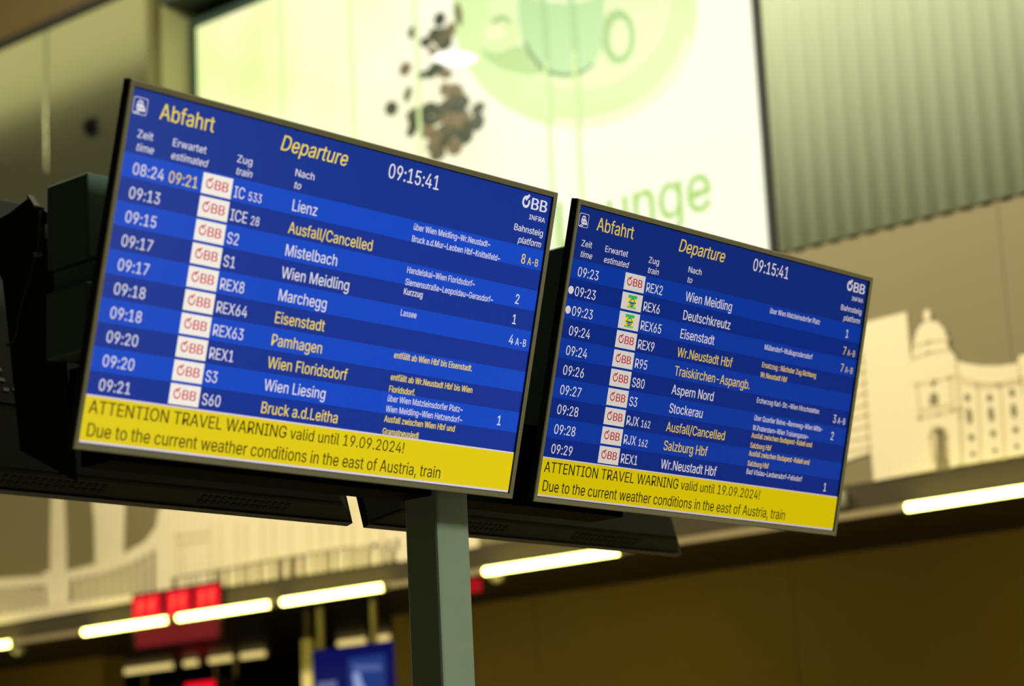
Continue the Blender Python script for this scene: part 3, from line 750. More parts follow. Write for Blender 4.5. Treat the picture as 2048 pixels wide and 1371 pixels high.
# added dark beam in place of a dark reflection, far left behind the housings
mb = MB()
mb.box(-12.30, -11.55, 6.9, 8.96, 5.15, 5.93, pm('beam_dark_olive', (44, 42, 20), 0.6))
tag(mb.build('dark_reflection_beam'), 'added dark olive beam for a dark reflection, far left above the rear monitor', 'beam')

# ------------------------------------------------------------------ backlit advertisement
ad = thing('light_box', 'large backlit cafe advertisement with cup, saucer and coffee beans', 'sign', (-8.55, 9.25, 4.40))


def adp(mb, name, **k):
    o = mb.build(name, ad, **k)
    o.matrix_parent_inverse = Matrix.Translation(ad.location).inverted()
    return o


glow = bpy.data.materials.new('backlit_print')
glow.use_nodes = True
nt = glow.node_tree
b = nt.nodes['Principled BSDF']
b.inputs['Base Color'].default_value = (0.02, 0.02, 0.02, 1)
b.inputs['Roughness'].default_value = 0.4
b.inputs['Specular IOR Level'].default_value = 0.1
tc = nt.nodes.new('ShaderNodeTexCoord')
sp = nt.nodes.new('ShaderNodeSeparateXYZ')
nt.links.new(tc.outputs['Object'], sp.inputs[0])
nz = nt.nodes.new('ShaderNodeTexNoise')
nz.inputs['Scale'].default_value = 0.9
nt.links.new(tc.outputs['Object'], nz.inputs['Vector'])
mth = nt.nodes.new('ShaderNodeMath')
mth.operation = 'MULTIPLY_ADD'
mth.inputs[1].default_value = 0.9
nt.links.new(nz.outputs['Fac'], mth.inputs[0])
mr = nt.nodes.new('ShaderNodeMapRange')
mr.inputs[1].default_value, mr.inputs[2].default_value = -10.9, -7.6
mr.inputs[3].default_value, mr.inputs[4].default_value = -0.35, 0.35
nt.links.new(sp.outputs[0], mr.inputs[0])
nt.links.new(mr.outputs[0], mth.inputs[2])
cr = nt.nodes.new('ShaderNodeValToRGB')
cr.color_ramp.elements[0].position = 0.05
cr.color_ramp.elements[0].color = rgb((226, 252, 142))
cr.color_ramp.elements[1].position = 0.62
cr.color_ramp.elements[1].color = rgb((255, 252, 226))
e2 = cr.color_ramp.elements.new(0.30)
e2.color = rgb((253, 250, 196))
nt.links.new(mth.outputs[0], cr.inputs[0])
nt.links.new(cr.outputs[0], b.inputs['Emission Color'])
b.inputs['Emission Strength'].default_value = 1.06
YD = 9.25
LB0, LB1 = -10.80, -6.30
mb = MB()
mb.box(LB0, LB1, YD, YD + 0.10, 4.40, 6.873, glow)
adp(mb, 'backlit_panel')
mb = MB()
fr = pm('light_box_frame', (30, 52, 40), 0.4, 0.3)
mb.box(LB0 - 0.06, LB0 - 0.001, YD - 0.012, YD + 0.12, 4.362, 6.93, fr)
mb.box(LB1 + 0.001, LB1 + 0.06, YD - 0.012, YD + 0.12, 4.362, 6.93, fr)
mb.box(LB0, LB1, YD - 0.012, YD + 0.12, 6.874, 6.93, fr)
mb.box(LB0, LB1, YD - 0.012, YD + 0.12, 4.362, 4.399, fr)
adp(mb, 'frame')


def pe(name, c, k=1.0):
    return em('print_' + name, c, k, 0.1)


def flat(mb, pts, y, m):
    mb.add([(p[0], y, p[1]) for p in pts], [tuple(range(len(pts)))], m)


mb = MB()
flat(mb, [[-6.744,5.832],[-6.751,5.776],[-6.765,5.723],[-6.784,5.673],[-6.81,5.625],[-6.841,5.58],[-6.877,5.539],[-6.919,5.502],[-6.966,5.469],[-7.017,5.44],[-7.073,5.415],[-7.133,5.395],[-7.196,5.38],[-7.263,5.37],[-7.333,5.366],[-7.405,5.366],[-7.479,5.372],[-7.554,5.383],[-7.63,5.399],[-7.707,5.421],[-7.783,5.448],[-7.858,5.48],[-7.932,5.516],[-8.004,5.557],[-8.073,5.603],[-8.139,5.653],[-8.201,5.706],[-8.259,5.762],[-8.312,5.822],[-8.359,5.884],[-8.401,5.948],[-8.437,6.013],[-8.465,6.079],[-8.487,6.145],[-8.502,6.211],[-8.51,6.276],[-8.51,6.339],[-8.503,6.401],[-8.488,6.46],[-8.466,6.515],[-8.437,6.568],[-8.401,6.616],[-8.359,6.66],[-8.311,6.699],[-8.257,6.732],[-8.198,6.761],[-8.134,6.784],[-8.067,6.801],[-7.996,6.812],[-7.922,6.817],[-7.847,6.817],[-7.769,6.811],[-7.691,6.799],[-7.613,6.781],[-7.535,6.759],[-7.459,6.731],[-7.383,6.698],[-7.31,6.661],[-7.24,6.62],[-7.173,6.575],[-7.11,6.527],[-7.05,6.476],[-6.995,6.422],[-6.945,6.366],[-6.9,6.308],[-6.86,6.249],[-6.825,6.189],[-6.797,6.128],[-6.774,6.068],[-6.757,6.007],[-6.747,5.948],[-6.742,5.889]], YD - 0.002, pe('saucer', (222, 248, 170)))
flat(mb, [[-6.902,5.962],[-6.91,5.908],[-6.924,5.857],[-6.945,5.808],[-6.972,5.763],[-7.005,5.722],[-7.044,5.685],[-7.089,5.654],[-7.138,5.627],[-7.192,5.606],[-7.25,5.59],[-7.312,5.581],[-7.376,5.577],[-7.442,5.58],[-7.511,5.589],[-7.579,5.604],[-7.648,5.625],[-7.717,5.652],[-7.784,5.684],[-7.849,5.722],[-7.911,5.766],[-7.969,5.813],[-8.023,5.865],[-8.072,5.92],[-8.115,5.979],[-8.152,6.039],[-8.183,6.101],[-8.206,6.164],[-8.222,6.227],[-8.23,6.29],[-8.23,6.351],[-8.222,6.409],[-8.207,6.465],[-8.184,6.517],[-8.154,6.565],[-8.117,6.608],[-8.073,6.646],[-8.024,6.678],[-7.969,6.704],[-7.91,6.724],[-7.847,6.737],[-7.781,6.743],[-7.712,6.743],[-7.643,6.736],[-7.572,6.722],[-7.502,6.703],[-7.433,6.677],[-7.366,6.646],[-7.301,6.61],[-7.239,6.569],[-7.181,6.524],[-7.127,6.475],[-7.078,6.423],[-7.034,6.368],[-6.996,6.311],[-6.964,6.253],[-6.938,6.194],[-6.919,6.135],[-6.907,6.077],[-6.901,6.019]], YD - 0.003, pe('saucer_in', (234, 250, 184)))
flat(mb, [[-6.791,5.684],[-6.812,5.641],[-6.839,5.6],[-6.87,5.562],[-6.905,5.527],[-6.944,5.496],[-6.987,5.467],[-7.034,5.442],[-7.085,5.421],[-7.138,5.403],[-7.195,5.39],[-7.254,5.381],[-7.316,5.375],[-7.38,5.374],[-7.445,5.377],[-7.512,5.385],[-7.58,5.397],[-7.648,5.413],[-7.716,5.433],[-7.784,5.457],[-7.773,5.492],[-7.709,5.469],[-7.644,5.449],[-7.58,5.434],[-7.516,5.423],[-7.453,5.416],[-7.391,5.412],[-7.33,5.413],[-7.272,5.418],[-7.215,5.427],[-7.161,5.44],[-7.11,5.456],[-7.063,5.476],[-7.018,5.499],[-6.977,5.526],[-6.94,5.556],[-6.906,5.589],[-6.877,5.625],[-6.852,5.663],[-6.831,5.704]], YD - 0.004, pe('saucer_rim', (250, 240, 204)))
flat(mb, [[-8.311,6.065],[-8.253,6.013],[-8.175,5.981],[-8.016,5.984],[-7.966,5.955],[-7.908,5.847],[-7.811,5.76],[-7.951,5.787],[-8.129,5.865],[-8.257,5.962]], YD - 0.005, pe('saucer_deep', (186, 220, 140)))
flat(mb, [[-8.008,6.059],[-8.012,6.037],[-8.022,6.018],[-8.037,6.001],[-8.057,5.989],[-8.082,5.981],[-8.109,5.977],[-8.138,5.978],[-8.168,5.984],[-8.198,5.995],[-8.227,6.01],[-8.253,6.028],[-8.276,6.049],[-8.294,6.072],[-8.308,6.097],[-8.315,6.121],[-8.317,6.145],[-8.313,6.168],[-8.302,6.187],[-8.287,6.204],[-8.266,6.216],[-8.241,6.224],[-8.214,6.227],[-8.184,6.226],[-8.154,6.219],[-8.124,6.209],[-8.095,6.194],[-8.069,6.175],[-8.047,6.154],[-8.029,6.131],[-8.016,6.107],[-8.009,6.082]], YD - 0.006, pe('ball', (226, 246, 172)))
flat(mb, [[-8.1,6.085],[-8.103,6.072],[-8.112,6.062],[-8.125,6.055],[-8.143,6.052],[-8.163,6.052],[-8.184,6.056],[-8.205,6.064],[-8.224,6.074],[-8.241,6.087],[-8.253,6.101],[-8.26,6.116],[-8.262,6.13],[-8.259,6.143],[-8.25,6.153],[-8.236,6.16],[-8.219,6.163],[-8.199,6.163],[-8.177,6.158],[-8.157,6.151],[-8.137,6.14],[-8.121,6.127],[-8.109,6.113],[-8.101,6.099]], YD - 0.007, pe('ball_light', (244, 250, 190)))
flat(mb, [[-8.216,6.18],[-8.148,6.197],[-8.096,6.187],[-8.046,6.132],[-8.066,6.127],[-8.11,6.165],[-8.177,6.158]], YD - 0.0075, pe('ball_dark', (168, 200, 130)))
adp(mb, 'saucer_print')
mb = MB()
HO, HI = [[-7.169,5.8],[-7.173,5.776],[-7.179,5.754],[-7.187,5.733],[-7.198,5.715],[-7.211,5.7],[-7.226,5.688],[-7.243,5.68],[-7.26,5.675],[-7.278,5.674],[-7.296,5.677],[-7.315,5.684],[-7.332,5.694],[-7.348,5.708],[-7.363,5.725],[-7.376,5.745],[-7.386,5.767],[-7.395,5.79],[-7.4,5.815],[-7.403,5.84],[-7.402,5.865],[-7.399,5.889],[-7.393,5.911],[-7.384,5.932],[-7.373,5.95],[-7.36,5.965],[-7.345,5.977],[-7.328,5.986],[-7.31,5.99],[-7.292,5.991],[-7.274,5.987],[-7.255,5.98],[-7.238,5.969],[-7.222,5.955],[-7.207,5.938],[-7.195,5.918],[-7.184,5.897],[-7.177,5.873],[-7.171,5.849],[-7.169,5.824]], [[-7.205,5.805],[-7.207,5.789],[-7.211,5.773],[-7.216,5.76],[-7.223,5.747],[-7.23,5.737],[-7.239,5.728],[-7.249,5.722],[-7.26,5.719],[-7.27,5.718],[-7.281,5.719],[-7.292,5.724],[-7.302,5.73],[-7.312,5.739],[-7.32,5.75],[-7.328,5.763],[-7.334,5.778],[-7.339,5.793],[-7.342,5.81],[-7.343,5.826],[-7.343,5.843],[-7.341,5.859],[-7.337,5.875],[-7.332,5.889],[-7.325,5.901],[-7.317,5.912],[-7.308,5.92],[-7.298,5.926],[-7.287,5.929],[-7.277,5.93],[-7.266,5.929],[-7.255,5.924],[-7.245,5.917],[-7.235,5.908],[-7.227,5.897],[-7.219,5.884],[-7.213,5.87],[-7.209,5.854],[-7.206,5.838],[-7.205,5.821]]
n = len(HO)
mb.add([(p[0], YD - 0.008, p[1]) for p in HO + HI], [(i, (i + 1) % n, (i + 1) % n + n, i + n) for i in range(n)], pe('handle', (168, 206, 128)))
flat(mb, [[-7.982,6.414],[-7.994,6.127],[-7.975,6.009],[-7.937,5.906],[-7.872,5.812],[-7.786,5.743],[-7.675,5.699],[-7.564,5.684],[-7.475,5.71],[-7.414,5.783],[-7.382,5.884],[-7.352,6.225]], YD - 0.009, pe('cup', (190, 228, 160)))
flat(mb, [[-7.97,5.987],[-7.937,5.906],[-7.872,5.812],[-7.786,5.743],[-7.675,5.699],[-7.564,5.684],[-7.463,5.712],[-7.468,5.728],[-7.568,5.707],[-7.674,5.724],[-7.772,5.768],[-7.851,5.837],[-7.91,5.919],[-7.944,5.99]], YD - 0.010, pe('cup_edge', (128, 166, 104)))
flat(mb, [[-7.886,6.385],[-7.896,6.233],[-7.783,6.175],[-7.646,6.128],[-7.509,6.098],[-7.423,6.097],[-7.412,6.243]], YD - 0.010, pe('cup_top', (240, 248, 196)))
adp(mb, 'cup_print')
mb = MB()
bc = [pe('bean_dark', (72, 78, 50)), pe('bean_mid', (96, 96, 60)), pe('bean_brown', (132, 116, 78)), pe('bean_deep', (58, 70, 44))]
for i, (x, z, rx, rz) in enumerate([[-8.827,6.288,0.037,0.034],[-8.606,6.306,0.041,0.036],[-8.454,6.295,0.024,0.065],[-8.521,6.213,0.035,0.042],[-8.599,6.198,0.055,0.047],[-8.653,6.223,0.044,0.036],[-8.725,6.195,0.042,0.027],[-8.574,6.148,0.052,0.036],[-8.672,6.128,0.033,0.023],[-8.902,6.078,0.042,0.036],[-8.889,5.917,0.025,0.042],[-9.028,5.864,0.048,0.038],[-8.764,6.003,0.042,0.021],[-8.665,6.009,0.062,0.036],[-8.584,5.966,0.054,0.027],[-8.622,6.024,0.041,0.025],[-8.846,5.786,0.056,0.031],[-8.842,5.726,0.045,0.048],[-8.873,5.681,0.034,0.029],[-8.72,5.78,0.061,0.037],[-8.589,5.867,0.035,0.037],[-8.509,5.831,0.065,0.043],[-8.553,5.779,0.068,0.037],[-8.465,5.757,0.059,0.041],[-8.596,5.748,0.057,0.041],[-8.489,5.7,0.062,0.041],[-8.545,5.673,0.067,0.035],[-8.451,5.649,0.053,0.041],[-8.654,5.711,0.041,0.031],[-8.334,5.687,0.045,0.031],[-8.345,5.607,0.048,0.045],[-8.724,5.697,0.047,0.031],[-8.755,5.652,0.05,0.035],[-8.687,5.614,0.055,0.037],[-8.603,5.625,0.046,0.029],[-8.607,5.563,0.054,0.041],[-8.536,5.598,0.054,0.035],[-8.45,5.545,0.059,0.041],[-8.528,5.502,0.054,0.043],[-8.704,5.555,0.044,0.035],[-8.666,5.494,0.055,0.037],[-8.414,5.593,0.048,0.037],[-8.764,5.738,0.036,0.031]]):
    a = random.uniform(-0.5, 0.5)
    y = YD - 0.011 - 0.0004 * (i % 7)
    pts = []
    for k in range(18):
        t = 2 * math.pi * k / 18
        px_, pz_ = abs(rx) * 1.2 * math.cos(t), abs(rz) * 1.2 * math.sin(t)
        pts.append((x + px_ * math.cos(a) - pz_ * math.sin(a), z + px_ * math.sin(a) + pz_ * math.cos(a)))
    flat(mb, pts, y, bc[(i * 7 + i // 3) % 4])
    s = abs(rz) * 0.7
    flat(mb, [(x - 0.006, z - s), (x + 0.008, z - s * 0.3), (x + 0.004, z + s), (x - 0.006, z + s * 0.2)], y - 0.0003, bc[(i + 2) % 4])
adp(mb, 'coffee_beans_print')
mb = MB()
flat(mb, [[-8.315,5.984],[-8.32,5.976],[-8.332,5.971],[-8.351,5.969],[-8.375,5.969],[-8.404,5.971],[-8.435,5.975],[-8.466,5.981],[-8.49,5.987],[-8.514,5.994],[-8.545,6.005],[-8.576,6.017],[-8.605,6.031],[-8.629,6.044],[-8.648,6.057],[-8.659,6.068],[-8.663,6.078],[-8.658,6.086],[-8.646,6.091],[-8.626,6.093],[-8.601,6.093],[-8.572,6.09],[-8.54,6.086],[-8.509,6.08],[-8.485,6.074],[-8.461,6.067],[-8.43,6.056],[-8.4,6.044],[-8.372,6.03],[-8.348,6.017],[-8.33,6.005],[-8.319,5.993]], YD - 0.016, pe('glint', (255, 255, 244), 1.6))
adp(mb, 'bright_highlight')
mb = MB()
XL0, XL1 = -7.800, -6.715
PL = lambda u, v: (u, YD - 0.017, v)
text(mb, 'Lounge', XL0, 4.735, 0.262, pe('letters', (176, 222, 108)), PL, x1=XL1)
adp(mb, 'lettering')
mb = MB()
for i, x in enumerate([-9.971,-9.343,-8.794,-7.8,-7.591]):
    mb.box(x - 0.013, x + 0.013, YD - 0.022, YD - 0.019, 4.40, 6.873, pe('seam%d' % (i > 2), ((226, 252, 168), (214, 240, 160))[i > 2]))
for x in [-9.971,-9.343,-8.794,-7.8,-7.591][3:]:
    mb.box(x - 0.015, x + 0.015, YD - 0.0245, YD - 0.0222, 5.83, 6.873, pe('seam_cup', (180, 216, 148)))
adp(mb, 'panel_seams')
mb = MB()
mb.box(-6.205, -6.166, 8.97, 9.24, 4.34, 7.0, pm('frame_black_green', (6, 11, 8), 0.6))
struct(mb, 'trim_4')

# ------------------------------------------------------------------ corrugated cladding
mb = MB()
cm = pm('corrugated_metal', (178, 188, 162), 0.55, 0.0, 0.05, 1.2, spec=0.25)
x0, x1, per, amp = -6.150, 7.0, 0.104, 0.018
prof = []
npd = 12
N = int((x1 - x0) / per * npd)
for i in range(N + 1):
    x = x0 + i * per / npd
    prof.append((x, 8.997 - amp * (0.5 + 0.5 * math.cos(2 * math.pi * (x - x0) / per))))
vs, fs = [], []
for x, y in prof:
    vs += [(x, y, 4.3335), (x, y, 7.15)]
for i in range(N):
    fs.append((2 * i, 2 * i + 2, 2 * i + 3, 2 * i + 1))
mb.add(vs, fs, cm)
cc = mb.build('corrugated_cladding', smooth=True)
sol = cc.modifiers.new('thickness', 'SOLIDIFY')
sol.thickness = 0.003
tag(cc, 'greenish corrugated metal cladding right of the lit advertisement', 'cladding')

# ------------------------------------------------------------------ mural of city buildings
mu = thing('wall_mural', 'taupe frieze with cream cut-out silhouettes of city buildings', 'mural', (-8.8, 9.0, 3.14))


def mup(mb, name, parent=None, **k):
    o = mb.build(name, parent or mu, **k)
    o.matrix_parent_inverse = Matrix.Translation(mu.location).inverted()
    return o


taupe = pm('mural_taupe', (124, 112, 74), 0.55, 0, 0.04, 1.5)
cream = pm('mural_cream', (226, 210, 172), 0.5, 0, 0.03, 1.5)
cream2 = pm('mural_line', (206, 186, 140), 0.55)
mb = MB()
for a, b_ in ((-26, -13.2), (-13.197, -10.4), (-10.397, -7.6), (-7.597, -4.95), (-4.947, -2.1), (-2.097, 8)):
    mb.box(a, b_, 9.0, 9.0195, 3.142, 4.333, taupe)
mup(mb, 'background_panel')
mb = MB()
mb.prism([[-5.749,3.898],[-5.471,3.905],[-5.468,3.668],[-5.346,3.548],[-5.386,3.148],[-5.724,3.141],[-5.727,3.443],[-5.729,3.731]], 8.990, 9.0, cream)
mup(mb, 'tower_silhouette')
mb = MB()
mb.prism([[-5.799,3.743],[-5.729,3.731],[-5.727,3.443],[-5.726,3.276],[-5.877,3.256],[-5.955,3.25],[-5.877,3.552]], 8.991, 9.0, cream)
for l in [[[-5.783,3.706],[-5.723,3.717]],[[-5.796,3.656],[-5.724,3.665]],[[-5.808,3.605],[-5.725,3.612]],[[-5.821,3.555],[-5.726,3.56]],[[-5.834,3.504],[-5.727,3.508]],[[-5.847,3.454],[-5.728,3.456]],[[-5.859,3.403],[-5.729,3.404]],[[-5.872,3.353],[-5.73,3.352]],[[-5.884,3.303],[-5.731,3.301]],[[-5.728,3.714],[-5.733,3.277]]]:
    mb.line(l, 0.012, 8.988, 8.991, cream2)
mup(mb, 'shingled_roof_silhouette')
mb = MB()
mb.prism([[-5.467,3.66],[-5.443,3.756],[-5.424,3.802],[-5.392,3.834],[-5.349,3.843],[-5.308,3.827],[-5.275,3.787],[-5.265,3.74],[-5.264,3.69],[-5.236,3.661],[-5.226,3.63],[-5.247,3.149],[-5.31,3.147],[-5.309,3.288],[-5.317,3.322],[-5.348,3.339],[-5.381,3.331],[-5.397,3.301],[-5.397,3.148],[-5.519,3.145]], 8.986, 8.9905, cream)
mb.prism([[-5.377,3.848],[-5.377,3.877],[-5.365,3.896],[-5.349,3.893],[-5.339,3.874],[-5.346,3.842]], 8.986, 8.9905, cream)
for l in [[[-5.445,3.738],[-5.364,3.741],[-5.259,3.737]],[[-5.455,3.679],[-5.369,3.692],[-5.257,3.687]],[[-5.453,3.557],[-5.345,3.556],[-5.247,3.56]],[[-5.444,3.552],[-5.444,3.395]],[[-5.268,3.559],[-5.269,3.404]],[[-5.455,3.396],[-5.342,3.399],[-5.221,3.404]],[[-5.433,3.43],[-5.283,3.432]],[[-5.23,3.631],[-5.234,3.366],[-5.247,3.157]],[[-5.393,3.186],[-5.397,3.301],[-5.381,3.331],[-5.348,3.339],[-5.317,3.322],[-5.309,3.288],[-5.311,3.19]]]:
    mb.line(l, 0.014, 8.984, 8.986, cream2)
mb.prism([[-5.384,3.447],[-5.382,3.484],[-5.371,3.498],[-5.356,3.502],[-5.342,3.493],[-5.338,3.476],[-5.342,3.444]], 8.983, 8.986, taupe)
mup(mb, 'domed_church_silhouette')
mb = MB()
mb.prism([[-5.226,3.63],[-5.191,3.612],[-5.102,3.584],[-5.013,3.568],[-4.92,3.564],[-4.903,3.598],[-4.833,3.593],[-4.64,3.61],[-4.689,3.162],[-4.936,3.15],[-5.247,3.149]], 8.988, 9.0, cream)
for l in [[[-5.228,3.561],[-5.128,3.511],[-5.022,3.489],[-4.899,3.493]],[[-5.226,3.536],[-5.13,3.493],[-5.023,3.476],[-4.901,3.473]],[[-5.13,3.491],[-5.147,3.151]],[[-5.014,3.472],[-5.026,3.149]],[[-4.916,3.564],[-4.906,3.426]]]:
    mb.line(l, 0.010, 8.985, 8.988, cream2)
for k, (x, z, rx, rz) in enumerate([[-5.357,3.543,0.011,0.011],[-5.187,3.452,0.013,0.016],[-5.074,3.433,0.013,0.016],[-4.958,3.437,0.013,0.016],[-5.186,3.366,0.013,0.037],[-5.074,3.357,0.013,0.033],[-4.958,3.354,0.013,0.031],[-5.185,3.267,0.014,0.014],[-5.072,3.268,0.013,0.013],[-4.958,3.268,0.013,0.013],[-5.184,3.19,0.012,0.01],[-5.071,3.189,0.011,0.009],[-4.96,3.191,0.011,0.009],[-4.845,3.439,0.013,0.016],[-4.845,3.358,0.013,0.031],[-4.846,3.269,0.013,0.013],[-4.846,3.19,0.011,0.009]]):
    mb.prism([(x + rx * math.cos(2 * math.pi * j / 14), z + rz * math.sin(2 * math.pi * j / 14)) for j in range(14)], 8.982, 8.988, taupe)
# the palace runs on beyond the right edge of the view
mb.prism([(-4.70, 3.142), (-2.30, 3.142), (-2.30, 3.86), (-4.70, 3.86)], 8.9885, 9.0, cream)
for i in range(7):
    for z, hz in ((3.72, 0.035), (3.52, 0.075), (3.33, 0.03)):
        mb.prism([(-4.35 + i * 0.30 + 0.03 * math.cos(2 * math.pi * j / 14), z + hz * math.sin(2 * math.pi * j / 14)) for j in range(14)], 8.982, 8.9884, taupe)
mup(mb, 'palace_silhouette')
mb = MB()
mb.prism([[-12.726,3.186],[-12.61,3.194],[-11.867,3.198],[-10.836,3.173],[-10.818,3.144],[-12.61,3.133],[-12.726,3.132]], 8.990, 9.0, cream)
mb.prism([[-12.727,3.443],[-12.611,3.438],[-12.102,3.4],[-12.093,3.337],[-12.611,3.369],[-12.727,3.374]], 8.990, 9.0, cream)
mb.prism([[-11.839,3.404],[-11.579,3.417],[-11.301,3.446],[-11.078,3.502],[-10.968,3.58],[-10.941,3.679],[-10.757,3.762],[-10.764,3.475],[-10.937,3.453],[-10.996,3.433],[-11.233,3.38],[-11.51,3.351],[-11.836,3.346]], 8.990, 9.0, cream)
for q in [[[-12.696,3.384],[-12.663,3.384],[-12.658,3.191],[-12.691,3.188]],[[-12.607,3.375],[-12.574,3.375],[-12.57,3.182],[-12.603,3.18]],[[-12.518,3.365],[-12.486,3.365],[-12.482,3.174],[-12.515,3.171]],[[-12.431,3.356],[-12.399,3.356],[-12.395,3.165],[-12.427,3.163]],[[-12.344,3.347],[-12.312,3.347],[-12.309,3.157],[-12.341,3.154]],[[-12.258,3.338],[-12.226,3.338],[-12.223,3.148],[-12.255,3.146]],[[-12.172,3.328],[-12.141,3.328],[-12.138,3.14],[-12.17,3.137]],[[-11.793,3.349],[-11.763,3.354],[-11.763,3.174],[-11.793,3.172]],[[-11.709,3.355],[-11.679,3.361],[-11.679,3.174],[-11.71,3.171]],[[-11.626,3.362],[-11.596,3.367],[-11.597,3.173],[-11.626,3.17]],[[-11.543,3.368],[-11.513,3.373],[-11.514,3.172],[-11.544,3.17]],[[-11.461,3.374],[-11.431,3.38],[-11.433,3.171],[-11.462,3.169]],[[-11.379,3.38],[-11.35,3.386],[-11.352,3.171],[-11.381,3.168]],[[-11.298,3.386],[-11.269,3.392],[-11.271,3.17],[-11.3,3.167]],[[-11.218,3.395],[-11.189,3.401],[-11.191,3.169],[-11.22,3.167]],[[-11.138,3.409],[-11.109,3.415],[-11.112,3.168],[-11.141,3.166]],[[-11.058,3.429],[-11.029,3.434],[-11.033,3.167],[-11.062,3.165]],[[-10.979,3.453],[-10.95,3.459],[-10.955,3.167],[-10.983,3.164]]]:
    mb.prism(q, 8.991, 9.0, cream)
mb.prism([[-12.124,3.422],[-12.047,3.427],[-12.046,3.438],[-11.883,3.431],[-11.874,3.408],[-11.832,3.403],[-11.845,3.194],[-12.076,3.178],[-12.093,3.331]], 8.987, 8.9895, cream)
mb.prism([[-10.952,3.562],[-10.81,3.576],[-10.818,3.144],[-10.961,3.146]], 8.987, 8.9895, cream)
mup(mb, 'balustrade_silhouette')
mb = MB()
mb.prism([[-12.042,4.107],[-11.913,4.1],[-11.904,3.86],[-11.89,3.566],[-11.886,3.42],[-12.047,3.425],[-12.045,3.585],[-12.032,3.877]], 8.988, 9.0, cream)
mup(mb, 'column_silhouette')
mb = MB()
mb.prism([[-11.597,4.111],[-11.29,4.088],[-11.282,3.74],[-11.301,3.442],[-11.579,3.41],[-11.583,3.684],[-11.601,3.787]], 8.992, 9.0, cream)
mup(mb, 'steeple_silhouette')
mb = MB()
mb.prism([[-10.816,3.684],[-10.655,3.888],[-8.224,3.676],[-8.252,3.208],[-8.856,3.191],[-9.256,3.253],[-9.953,3.254],[-10.818,3.245]], 8.989, 9.0, cream)
mb.prism([[-8.856,3.191],[-8.252,3.208],[-8.257,3.134],[-8.86,3.119]], 8.989, 9.0, cream)
for q in [[[-10.77,3.237],[-10.721,3.237],[-10.723,3.143],[-10.772,3.144]],[[-10.708,3.238],[-10.679,3.238],[-10.681,3.143],[-10.71,3.143]],[[-10.659,3.238],[-10.63,3.238],[-10.633,3.143],[-10.662,3.143]],[[-10.611,3.238],[-10.582,3.238],[-10.585,3.142],[-10.613,3.142]],[[-10.563,3.238],[-10.515,3.238],[-10.518,3.142],[-10.565,3.142]],[[-10.512,3.239],[-10.483,3.239],[-10.486,3.141],[-10.514,3.142]],[[-10.451,3.239],[-10.423,3.239],[-10.426,3.141],[-10.454,3.141]],[[-10.354,3.24],[-10.326,3.24],[-10.329,3.14],[-10.357,3.14]],[[-10.283,3.24],[-10.237,3.24],[-10.24,3.139],[-10.287,3.14]],[[-10.198,3.24],[-10.17,3.24],[-10.174,3.139],[-10.201,3.139]],[[-10.118,3.241],[-10.09,3.241],[-10.094,3.138],[-10.122,3.138]],[[-10.057,3.241],[-10.029,3.241],[-10.033,3.137],[-10.06,3.138]],[[-9.984,3.242],[-9.939,3.242],[-9.942,3.137],[-9.988,3.137]],[[-9.906,3.242],[-9.879,3.242],[-9.882,3.136],[-9.909,3.136]],[[-9.801,3.243],[-9.774,3.243],[-9.778,3.135],[-9.805,3.135]],[[-9.686,3.243],[-9.659,3.243],[-9.664,3.134],[-9.69,3.135]],[[-9.612,3.244],[-9.569,3.244],[-9.573,3.134],[-9.617,3.134]],[[-9.54,3.244],[-9.513,3.244],[-9.518,3.133],[-9.544,3.133]],[[-9.482,3.244],[-9.456,3.244],[-9.461,3.133],[-9.486,3.133]],[[-9.403,3.245],[-9.377,3.245],[-9.382,3.132],[-9.408,3.132]],[[-9.341,3.245],[-9.299,3.245],[-9.304,3.131],[-9.347,3.132]],[[-9.268,3.246],[-9.242,3.246],[-9.248,3.131],[-9.273,3.131]],[[-9.2,3.246],[-9.175,3.246],[-9.181,3.13],[-9.206,3.13]],[[-9.142,3.246],[-9.117,3.246],[-9.122,3.13],[-9.147,3.13]],[[-9.072,3.247],[-9.031,3.247],[-9.037,3.129],[-9.078,3.129]],[[-9.01,3.247],[-8.985,3.247],[-8.991,3.129],[-9.016,3.129]],[[-8.948,3.247],[-8.924,3.247],[-8.93,3.128],[-8.954,3.128]],[[-8.88,3.248],[-8.856,3.248],[-8.862,3.127],[-8.886,3.128]]]:
    mb.prism(q, 8.989, 9.0, cream)
for l in [[[-10.763,3.517],[-10.764,3.247]],[[-10.708,3.426],[-10.707,3.256]],[[-10.448,3.531],[-10.451,3.249]],[[-10.361,3.53],[-10.364,3.25]],[[-10.205,3.511],[-10.209,3.253]],[[-10.128,3.491],[-10.131,3.254]],[[-9.975,3.482],[-9.979,3.257]],[[-9.885,3.47],[-9.889,3.247]],[[-9.737,3.442],[-9.74,3.25]],[[-9.576,3.411],[-9.578,3.251]],[[-9.475,3.399],[-9.477,3.254]],[[-9.404,3.39],[-9.405,3.251]],[[-9.298,3.516],[-9.305,3.259]],[[-9.214,3.505],[-9.221,3.249]],[[-9.088,3.488],[-9.096,3.234]],[[-8.978,3.473],[-8.987,3.221]],[[-10.763,3.496],[-10.465,3.486]],[[-10.748,3.446],[-10.466,3.439]]]:
    mb.line(l, 0.016, 8.986, 8.989, cream2)
mup(mb, 'colonnade_silhouette')

